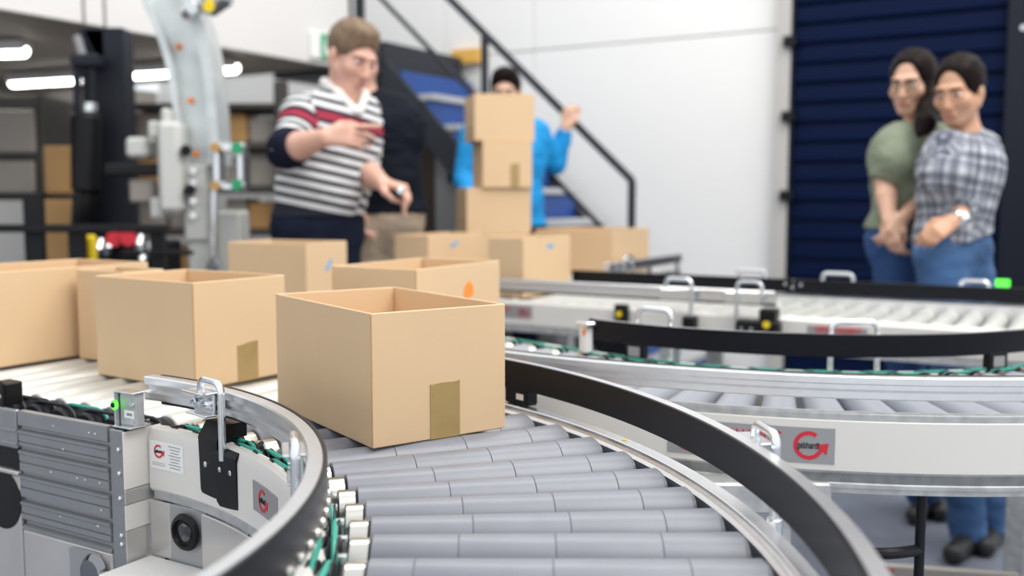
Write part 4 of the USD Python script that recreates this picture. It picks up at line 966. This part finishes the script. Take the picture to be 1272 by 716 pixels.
M['cyan'] = mat('bright_blue_knit', (.0, .26, .62), .75, var=.08, scale=20); M['olive'] = mat('sage_knit', (.19, .22, .155), .85, var=.06, scale=40, bump=.2, bscale=160)
M['shoe'] = mat('black_shoe', (.012, .012, .014), .45); M['navycuff'] = mat('navy_cuff', (.006, .008, .02), .85, specular_ior_level=.15); M['collar'] = mat('white_collar', (.78, .75, .72), .7)
# striped jersey: white with thin navy stripes and one red band, measured along the cloth
def jersey():
    n = {'uv': ('uvmap', {'attribute': 'st'}), 's': ('separate_xyz', {}), 'm': ('math', {'math_type': 'multiply', 'value2': 1 / .0365}), 'f': ('math', {'math_type': 'fraction'}),
         'g': ('math', {'math_type': 'less_than', 'value2': .46}), 'mx': ('mix_color', {'a': (.66, .66, .67), 'b': (.004, .006, .016)}),
         'r1': ('map_range', {'from_min': .088, 'from_max': .090, 'clamp': True}), 'r2': ('map_range', {'from_min': .116, 'from_max': .118, 'to_min': 1.0, 'to_max': 0.0, 'clamp': True}), 'rm': ('math', {'math_type': 'multiply'}),
         'n1': ('map_range', {'from_min': .074, 'from_max': .075, 'clamp': True}), 'n2': ('map_range', {'from_min': .131, 'from_max': .132, 'to_min': 1.0, 'to_max': 0.0, 'clamp': True}), 'nm': ('math', {'math_type': 'multiply'}),
         'mn': ('mix_color', {'b': (.004, .006, .016)}), 'mr': ('mix_color', {'b': (.30, .015, .045)}), 'hem': ('math', {'math_type': 'greater_than', 'value2': .44}), 'mh': ('mix_color', {'b': (.005, .008, .02)}),
         'p': ('principled_bsdf', {'roughness': .85})}
    l = [('uv.UV', 's.vector'), ('s.y', 'm.value1'), ('m.value', 'f.value1'), ('f.value', 'g.value1'), ('g.value', 'mx.fac'), ('s.y', 'r1.value'), ('s.y', 'r2.value'), ('r1.result', 'rm.value1'), ('r2.result', 'rm.value2'),
         ('s.y', 'n1.value'), ('s.y', 'n2.value'), ('n1.result', 'nm.value1'), ('n2.result', 'nm.value2'), ('mx.result', 'mn.a'), ('nm.value', 'mn.fac'), ('mn.result', 'mr.a'), ('rm.value', 'mr.fac'),
         ('s.y', 'hem.value1'), ('mr.result', 'mh.a'), ('hem.value', 'mh.fac'), ('mh.result', 'p.base_color')]
    return usdkit.material(stage, lk('striped_jersey'), n, l, 'p.BSDF')
M['jersey'] = jersey()
def plaid():
    n = {'uv': ('uvmap', {'attribute': 'st'}), 's': ('separate_xyz', {}), 'p': ('principled_bsdf', {'roughness': .85}), 'base': ('mix_color', {'blend_type': 'multiply', 'fac': 1.0}), 'b2': ('mix_color', {'blend_type': 'multiply', 'fac': 1.0}), 'col': ('color', {'value': (.46, .475, .51)})}
    l = [('uv.UV', 's.vector')]
    ramp = [(0, (1, 1, 1)), (.10, (1, 1, 1)), (.11, (.42, .43, .48)), (.36, (.42, .43, .48)), (.37, (.85, .85, .87)), (.55, (.85, .85, .87)), (.56, (.22, .23, .29)), (.62, (.22, .23, .29)), (.63, (.62, .63, .67)), (.84, (.62, .63, .67)), (.85, (1, 1, 1))]
    for a in 'xy':
        n['m' + a] = ('math', {'math_type': 'multiply', 'value2': 1 / .085}); n['f' + a] = ('math', {'math_type': 'fraction'}); n['r' + a] = ('rgb_ramp', {'ramp': ramp, 'interpolate': False})
        l += [('s.' + a, f'm{a}.value1'), (f'm{a}.value', f'f{a}.value1'), (f'f{a}.value', f'r{a}.fac')]
    l += [('rx.color', 'base.a'), ('ry.color', 'base.b'), ('base.result', 'b2.a'), ('col.color', 'b2.b'), ('b2.result', 'p.base_color')]
    return usdkit.material(stage, lk('grey_plaid'), n, l, 'p.BSDF')
M['plaid'] = plaid()

def box_of(pts, pad): p = np.array(pts); return p.min(0) - pad, p.max(0) + pad
def shoe(T, ankle, fwd, s=1.0):
    f = np.array([fwd[0], fwd[1], 0.0]); f /= np.linalg.norm(f); a = np.array([ankle[0], ankle[1], 0.0])
    F = Field(*box_of([a - f * .09, a + f * .22], np.array([.08, .08, .12])), .007); F.lo[2] = -.01
    F.cone(a - f * .05 + Z3 * .04, a + f * .16 + Z3 * .032, .042 * s, .036 * s, .01); F.cone(a + Z3 * .04, a + Z3 * .10, .046 * s, .046 * s, .02); F.cut(np.array([0, 0, .002]), (0, 0, -1.0))
    obj('shoe', F.mesh(), M['shoe'], T, smooth=True)

def person(name_label, J, opt):
    """J: joints in the world: head, look, up, neck, sh (2), el (2), wr (2), chest, belly, pelvis, hip (2), kn (2), an (2). Index 0 is the side at the viewer's left."""
    g = lambda k: np.asarray(J[k], float) if not isinstance(J[k], list) else [np.asarray(x, float) for x in J[k]]
    sh, el, wr, hip, kn, an = (g(k) for k in ('sh', 'el', 'wr', 'hip', 'kn', 'an')); neck, chest, belly, pel, hd = (g(k) for k in ('neck', 'chest', 'belly', 'pelvis', 'head'))
    fwd = np.asarray(J['fwd'], float); fwd /= np.linalg.norm(fwd); s = opt.get('scale', 1.0); wd = opt.get('build', 1.0); fem = opt.get('female', False)
    R = Rot(J['look'], J.get('up', (0, 0, 1))); T = thing('person', name_label, 'person', (pel[0], pel[1], 0))
    pts = [hd + [0, 0, .16], hd - [0, 0, .1], *sh, *el, *wr, pel, *kn, *an, *[w + np.asarray(o) * .2 for w, o in zip(wr, J['hand_fwd'])]]
    lo, hi = box_of(pts, .17); lo[2] = -.02; h = opt.get('h', .0055)
    acr = sh[1] - sh[0]; acr = acr / np.linalg.norm(acr)
    def torso(F, o=0.0, k=.05, hips=True, cuts=()):
        r = wd * s
        fl = (fwd, 1.32)
        F.cone(sh[0] * .86 + sh[1] * .14 - Z3 * .05, sh[1] * .86 + sh[0] * .14 - Z3 * .05, .074 * r + o, .074 * r + o, k, cuts)
        F.cone(chest - acr * .075 * r, chest + acr * .075 * r, .118 * r + o, .118 * r + o, k, cuts, flat=fl)
        F.cone(chest, belly, .145 * r + o, .140 * r * opt.get('waist', 1) + o, k, cuts, flat=(fwd, 1.22))
        F.cone(belly - acr * .05 * r, belly + acr * .05 * r, .115 * r * opt.get('waist', 1) + o, .115 * r * opt.get('waist', 1) + o, k, cuts, flat=(fwd, 1.15))
        F.cone(neck - Z3 * .02, (sh[0] + sh[1]) / 2 - Z3 * .035, .054 * s + o * .5, .08 * s * wd + o, k * .6, cuts)
        for q in sh: F.cone(neck - Z3 * .03, q - Z3 * .008, .040 * r + o * .8, .056 * r + o, k * .6, cuts)
        if fem:
            for q in (-1, 1): F.ell(chest + acr * q * .068 + fwd * .078 - Z3 * .01, np.array([.058, .058, .058]) * s + o, k=.05, cuts=cuts)
        if hips: F.cone(pel - acr * .06 * r, pel + acr * .06 * r, .118 * r * opt.get('hips', 1) + o, .118 * r * opt.get('hips', 1) + o, k, cuts, flat=fl)
    ur, fr_, wrr = .050 * s * opt.get('arm', 1), .040 * s * opt.get('arm', 1), .027 * s * opt.get('arm', 1)
    B = Field(lo, hi, h)
    torso(B, -.006)
    for i in (0, 1):
        B.cone(sh[i], el[i], ur * 1.05, fr_ * 1.02, .03); B.cone(el[i], el[i] + (wr[i] - el[i]) * .35, fr_ * 1.02, fr_ * 1.06, .012); B.cone(el[i] + (wr[i] - el[i]) * .35, wr[i], fr_ * 1.06, wrr, .012)
        B.cone(hip[i], kn[i], .082 * s * opt.get('leg', 1), .054 * s, .03); B.cone(kn[i], an[i], .054 * s, .038 * s, .02)
        B.cone(an[i] - Z3 * .03, an[i] + fwd * .10 * s - Z3 * .055, .026, .018, .02)
        if J.get('hands', (1, 1))[i]: hand(B, wr[i], J['hand_fwd'][i], J['hand_palm'][i], J['hand_side'][i], J['curl'][i], J.get('thumb', (.5, .5))[i], s * opt.get('hand', 1.0))
    head(B, hd, R, s * opt.get('head', 1.0), female=fem, neck=neck)
    body = skinned(T, B, M[opt['skin']])
    hs = s * opt.get('head', 1.0)
    face_parts(body, hd, R, hs, opt['brow'], opt['lip'], 'iris_d', fem)
    p = lambda *x: hd + R @ (np.array(x) * hs)
    # hair
    Hf = Field(hd - .30, hd + .22, .006)
    if not fem:
        Hf.ell(p(0, -.018, .042), np.array([.080, .103, .093]) * hs, R, .01)
        Hf.ell(p(0, .030, .098), np.array([.055, .05, .030]) * hs, R, .03)
        Hf.ell(p(0, .10, -.028), np.array([.080, .075, .092]) * hs, R, .012, sub=True)
        for x in (-1, 1): Hf.ell(p(x * .085, .005, -.035), np.array([.03, .042, .045]) * hs, R, .008, sub=True)
        Hf.cut(p(0, -.05, -.055), R @ np.array([0, .35, -.94]))
    else:
        Hf.ell(p(0, -.020, .038), np.array([.082, .102, .094]) * hs, R, .01)
        Hf.ell(p(0, .112, -.010), np.array([.069, .086, .112]) * hs, R, .010, sub=True)
        for x in (-1, 1): Hf.ell(p(x * .09, .012, -.055), np.array([.032, .05, .05]) * hs, R, .008, sub=True)
        Hf.cone(p(0, -.085, .0), p(0, -.10, -.04), .04 * hs, .03 * hs, .03)
        Hf.cut(p(0, -.05, -.075), R @ np.array([0, .3, -.95]))
        if opt.get('tail'):
            pts_ = [np.asarray(q, float) for q in J['tail']]; rr_ = opt['tail']
            for a_, b_, ra, rb in zip(pts_[:-1], pts_[1:], rr_[:-1], rr_[1:]): Hf.cone(a_, b_, ra, rb, .03)
        else: Hf.ell(p(0, -.118, -.012), np.array([.034, .03, .036]) * hs, R, .02)
    hv, hf_ = Hf.mesh(); hn = np.asarray(trimesh.Trimesh(hv, hf_, process=False).vertex_normals)
    hv = hv + hn * ((fbm(hv * np.array([110, 110, 40]), 2, 3) - .5) * .006)[:, None]
    obj('hair', (hv, hf_), M[opt['hair']], T, smooth=True)
    # top garment
    o = opt.get('ease', .012); G = Field(lo, hi, .0065)
    hem = opt['hem']; tilt = np.asarray(opt.get('hem_n', (0, 0, -1.0)), float)
    torso(G, o, hips=True, cuts=[(np.array([pel[0], pel[1], hem]), tilt)])
    segs = [(pel + Z3 * (neck[2] - pel[2]), pel, 0, .19)]
    segs = [(np.array([(neck[0] + pel[0]) / 2, (neck[1] + pel[1]) / 2, neck[2]]) + (neck - pel) * [.5, .5, 0], pel, 0, .20)]; segs = [(neck, pel, 0.0, .20)]
    for i in (0, 1):
        sl = opt['sleeve'][i]; ou = opt.get('sleeve_ease', .014)
        G.cone(sh[i], el[i], ur * 1.08 + ou, fr_ + ou + .004, .035) if sl >= 1 else None
        d = (wr[i] - el[i]) / np.linalg.norm(wr[i] - el[i])
        if sl < 1:
            d0 = (el[i] - sh[i]) / np.linalg.norm(el[i] - sh[i]); G.cone(sh[i], el[i], ur * 1.1 + ou, fr_ + ou + .006, .03, cuts=[(sh[i] + (el[i] - sh[i]) * sl, d0)])
        elif sl > 1:
            q = el[i] + (wr[i] - el[i]) * (sl - 1); G.cone(el[i], wr[i], fr_ + ou + .004, wrr + ou * .9, .012, cuts=[(q, d)])
        segs += [(sh[i], el[i], .03, .085), (el[i], wr[i], .03 + np.linalg.norm(el[i] - sh[i]), .075)]
    nk = R @ np.array([0, 1.0, 0]); ctr = neck + Z3 * .035 + fwd * opt.get('neck_fwd', .035)
    G.ell(ctr, (.072 * s, .072 * s, opt.get('neck_drop', .06)), k=.008, sub=True)
    skinned(T, G, M[opt['top']], opt['top_name'], amp=opt.get('wrinkle', .006), seed=len(name_label), uvfn=lambda v: along(v, segs))
    # trousers
    Q = Field(np.array([lo[0], lo[1], -.02]), np.array([hi[0], hi[1], pel[2] + .22]), .0075); o = .012
    fl = (fwd, 1.32)
    Q.cone(pel - acr * .06 * wd * s, pel + acr * .06 * wd * s, .118 * wd * s * opt.get('hips', 1) + o * .6, .118 * wd * s * opt.get('hips', 1) + o * .6, .04, flat=fl)
    Q.cone(pel, pel + Z3 * .10, .13 * wd * s, .125 * wd * s, .03, flat=(fwd, 1.25), cuts=[(pel + Z3 * .10, (0, 0, 1.0))])
    for i in (0, 1):
        Q.cone(hip[i], kn[i], .084 * s * opt.get('leg', 1) + o, .058 * s + o, .035); Q.cone(kn[i], an[i] - Z3 * .05, .058 * s + o, .050 * s + o, .02, cuts=[(an[i] - Z3 * .045, (0, 0, -1.0))])
    skinned(T, Q, M[opt['legs']], 'trousers', amp=.007, wr=11, seed=5)
    for i in (0, 1): shoe(T, an[i], fwd + acr * (.25 if i else -.25), s)
    return T, body, R, p, hs, acr
# ------------------------------------------------------------------ the man in the striped jersey
Y1 = 3.72
def jp(u, v, dy=0.0, Y=Y1): return at(u, v, Y + dy)
cf = np.array([.55, -.80, 0])                           # chest turned to the viewer's right
m1 = dict(head=jp(437, 71), look=(.66, -.62, -.40), up=(.10, 0.0, 1), fwd=cf, neck=jp(428, 118, .02), sh=[jp(377, 142, -.10), jp(447, 139, .12)], el=[jp(357, 186, -.24), jp(452, 214, .06)], wr=[jp(404, 171, -.36), jp(474, 227, -.11)],
          chest=jp(411, 168, .0), belly=jp(402, 228, .0), pelvis=jp(396, 282, .0), hip=[jp(376, 300, -.03), jp(416, 300, .04)], kn=[jp(374, 440, -.04), jp(424, 440, .03)], an=[None, None],
          hand_fwd=[(.97, -.22, .06), (.90, -.40, -.20)], hand_palm=[(.15, .95, -.25), (-.15, .10, -.95)], hand_side=[1, -1], curl=[(.10, .75, 1.0, 1.1), (.85, 1.1, 1.2, 1.2)], thumb=(.15, .85))
for i, u in enumerate((374, 428)): q = jp(u, 500, 0); m1['an'][i] = np.array([q[0], Y1 + (.02 if i else -.03), .085])
T1, body1, R1, p1_, hs1, ac1 = person('man in a striped jersey with a red band, pointing at the boxes', m1, dict(scale=1.05, build=.93, waist=1.03, skin='skin_a', brow='hair_br', lip='lip_a', hair='hair_br', hem=jp(395, 266)[2], hem_n=(.08, 0, -.997), top='jersey', top_name='jersey', legs='jeans_d', sleeve=[1.12, 1.0], arm=1.08, wrinkle=.006, neck_drop=.075, neck_fwd=.05, head=1.0))
F = Field(m1['neck'] - .16, m1['neck'] + .14, .006)
for a_, b_ in (((-.066, -.03, .045), (-.055, .06, .0)), ((-.055, .06, .0), (-.012, .105, -.065)), ((.066, -.03, .045), (.055, .06, .0)), ((.055, .06, .0), (.012, .105, -.065)), ((-.066, -.03, .045), (0, -.085, .06)), ((.066, -.03, .045), (0, -.085, .06))):
    Rc = Rot(cf, (0, 0, 1)); F.cone(m1['neck'] + Rc @ np.array(a_), m1['neck'] + Rc @ np.array(b_), .017, .015, .012)
skinned(T1, F, M['collar'], 'collar', amp=.002)
e0 = m1['el'][0]; dw = m1['wr'][0] - e0; du = (m1['sh'][0] - e0); du /= np.linalg.norm(du); Lw = np.linalg.norm(dw); dw /= Lw
F = Field(e0 - .13, e0 + .13, .006); F.cone(e0 - dw * .012, e0 + dw * .05, .066, .062, .01, cuts=[(e0 + dw * .05, dw)]); F.cone(e0, e0 + du * .045, .066, .066, .02, cuts=[(e0 + du * .05, du)])
skinned(T1, F, M['navycuff'], 'cuff', amp=.004)
q = m1['wr'][1] + np.array([.075, -.045, -.055])
obj('tape_gun', [drum(at(500, 237, Y1 - .17), at(497, 237, Y1 - .235), .012), drum(at(497, 237, Y1 - .235), at(496.5, 237, Y1 - .25), .008)], M['zinc'], label='small silver hand tool held in the striped man\'s left hand', cat='tool')

# ------------------------------------------------------------------ the man in the navy jacket behind him
Y2 = 4.25
def jq(u, v, dy=0.0): return at(u, v, Y2 + dy)
cf2 = np.array([-.25, -.97, 0])
m2 = dict(head=jq(444, 82), look=(-.45, -.85, -.25), fwd=cf2, neck=jq(452, 118, .02), sh=[jq(432, 146, 0), jq(493, 140, .03)], el=[jq(428, 200, .0), jq(503, 205, .06)], wr=[jq(440, 250, -.1), jq(493, 252, .0)], chest=jq(465, 165), belly=jq(468, 225), pelvis=jq(472, 272),
          hip=[jq(456, 290, -.02), jq(490, 290, .02)], kn=[jq(455, 420), jq(492, 420)], an=[None, None], hand_fwd=[(.2, -.2, -1), (-.1, -.3, -1)], hand_palm=[(1, 0, 0), (-1, 0, 0)], hand_side=[1, -1], curl=[(.4, .4, .5, .5)] * 2)
for i, u in enumerate((455, 492)): q = jq(u, 500); m2['an'][i] = np.array([q[0], Y2, .085])
T2, body2, R2, p2_, hs2, ac2 = person('man in a navy jacket and khaki trousers half hidden behind the striped jersey', m2, dict(h=.0065, skin='skin_a', brow='hair_dk', lip='lip_a', hair='hair_dk', hem=jq(470, 264)[2], top='jacket', top_name='jacket', legs='khaki', sleeve=[2.0, 2.0], ease=.02, wrinkle=.009, build=1.0))
o = m2['chest'] + ac2 * .06 + cf2 * .155 + Z3 * .085
obj('chest_badge', ball(o, (.03, .012, .018), Rot(cf2, (0, 0, 1))), mat('badge', (.45, .30, .32), .7), T2)

# ------------------------------------------------------------------ the man in bright blue by the stairs
Y3 = 5.2
def jr(u, v, dy=0.0): return at(u, v, Y3 + dy)
cf3 = np.array([-.12, -.99, 0])
m3 = dict(head=jr(628, 116), look=(-.10, -.98, -.15), fwd=cf3, neck=jr(628, 148, .03), sh=[jr(588, 168), jr(665, 166)], el=[jr(577, 222, -.05), jr(690, 203, .10)], wr=[jr(590, 262, -.22), jr(703, 158, .06)], chest=jr(627, 196), belly=jr(630, 250), pelvis=jr(632, 292),
          hip=[jr(612, 305), jr(652, 305)], kn=[jr(612, 410), jr(652, 410)], an=[None, None], hand_fwd=[(.3, -.5, -.6), (.12, .1, .95)], hand_palm=[(1, 0, 0), (.6, .85, 0)], hand_side=[1, -1], curl=[(.5, .5, .5, .5), (1.1, 1.1, 1.1, 1.1)])
for i, u in enumerate((612, 652)): q = jr(u, 500); m3['an'][i] = np.array([q[0], Y3, .085])
T3, body3, R3, p3_, hs3, ac3 = person('man in a bright blue pullover with one hand on the stair rail', m3, dict(h=.0065, scale=1.02, skin='skin_b', brow='hair_dk', lip='lip_a', hair='hair_dk', hem=jr(630, 280)[2], top='cyan', top_name='pullover', legs='jeans_d', sleeve=[1.9, 1.92], ease=.014, wrinkle=.007))

# ------------------------------------------------------------------ the two women by the navy door
Y4 = 3.64
def js(u, v, dy=0.0): return at(u, v, Y4 + dy)
cf4 = np.array([-.42, -.90, 0])
m4 = dict(head=js(1133, 103), look=(-.66, -.72, -.22), up=(.03, 0, 1), fwd=cf4, neck=js(1140, 157, .03), sh=[js(1113, 177, -.04), js(1172, 177, .04)], el=[js(1099, 226, -.06), js(1163, 233, -.02)], wr=[js(1105, 277, -.17), js(1121, 271, -.17)], chest=js(1136, 197), belly=js(1131, 238), pelvis=js(1128, 293),
          hip=[js(1113, 305, -.02), js(1140, 305, .02)], kn=[js(1122, 430, -.05), js(1147, 430, .05)], an=[None, None], hand_fwd=[(.05, -.35, -.9), (-.55, -.35, -.72)], hand_palm=[(.75, .6, -.1), (-.3, .75, -.3)], hand_side=[1, -1], curl=[(.8, .85, .9, .9), (.9, .95, 1.0, 1.0)], thumb=(.8, .8),
          tail=[js(1152, 98, .06), js(1157, 118, -.02), js(1154, 138, -.10), js(1149, 154, -.175), js(1142, 166, -.20)])
for i, (u, dy) in enumerate(((1164, .10), (1184, .16))): q = js(u, 560); m4['an'][i] = np.array([q[0], Y4 + dy, .085])
T4, body4, R4, p4_, hs4, ac4 = person('young woman in a sage green top with glasses and a long dark ponytail', m4, dict(female=True, scale=.97, build=.80, waist=.88, hips=1.06, arm=.86, hand=.86, leg=1.0, skin='skin_b', brow='hair_dk', lip='lip_b', hair='hair_dk', hem=js(1128, 284)[2], top='olive', top_name='top', legs='jeans_b', sleeve=[.97, .98], ease=.016, sleeve_ease=.016, wrinkle=.006, tail=[.036, .040, .040, .032, .014], head=.98, neck_drop=.065, neck_fwd=.045))
gl_ = obj('glasses', [ring_tube([p4_(x * .031 + .023 * math.cos(t), .099 - .004 * abs(math.cos(t)), -.001 + .0185 * math.sin(t)) for t in np.linspace(0, 2 * math.pi, 20, endpoint=False)], .0013, 6) for x in (-1, 1)] + [tube([p4_(-.008, .0985, .004), p4_(0, .103, .006), p4_(.008, .0985, .004)], .0013, 6)] + [tube([p4_(x * .054, .095, .002), p4_(x * .070, .05, .002), p4_(x * .078, -.01, .0)], .0012, 6) for x in (-1, 1)], M['blackm'], T4)

Y5 = 3.38
def jt(u, v, dy=0.0): return at(u, v, Y5 + dy)
cf5 = np.array([-.62, -.78, 0])
m5 = dict(head=jt(1191, 113), look=(-.72, -.66, -.28), up=(-.02, 0, 1), fwd=cf5, neck=jt(1200, 163, .03), sh=[jt(1174, 186, -.05), jt(1218, 186, .08)], el=[jt(1181, 238, .09), jt(1211, 240, .0)], wr=[jt(1184, 285, .10), jt(1183, 276, -.15)], chest=jt(1193, 212), belly=jt(1188, 250), pelvis=jt(1182, 300),
          hip=[jt(1168, 315, -.03), jt(1198, 315, .03)], kn=[jt(1185, 470, -.05), jt(1225, 470, .05)], an=[None, None], hand_fwd=[(.1, -.4, -.85), (-.80, -.35, -.42)], hand_palm=[(.4, .8, 0), (.15, .8, -.3)], hand_side=[1, -1], curl=[(.6, .6, .6, .6), (.7, .8, .9, .9)], thumb=(.5, .3))
for i, (u, dy) in enumerate(((1196, -.05), (1238, .03))): q = jt(u, 640); m5['an'][i] = np.array([q[0], Y5 + dy, .085])
T5, body5, R5, p5_, hs5, ac5 = person('young woman in a grey plaid shirt and washed jeans with a wristwatch', m5, dict(female=True, scale=.97, build=.70, waist=.96, hips=.98, arm=.82, hand=.86, leg=.92, skin='skin_c', brow='hair_dk', lip='lip_b', hair='hair_dk', hem=jt(1190, 300)[2], hem_n=(.28, 0, -.96), top='plaid', top_name='shirt', legs='jeans_l', sleeve=[.98, .98], ease=.020, sleeve_ease=.018, wrinkle=.008, head=.98, neck_drop=.06, neck_fwd=.04))
w_ = m5['wr'][1]; d_ = m5['el'][1] - w_; d_ /= np.linalg.norm(d_)
wt = obj('wristwatch', lathe([(-.010, .0268), (-.009, .0285), (.009, .030), (.010, .028)], w_ + d_ * .022, w_ + d_ * 1.0, 20), M['zinc'], T5)
q = w_ + d_ * .022 + np.array([.02, -.023, .010]); obj('watch_face', drum(q, q + np.array([.25, -.8, .5]) * .008, .015), M['paper'], wt)
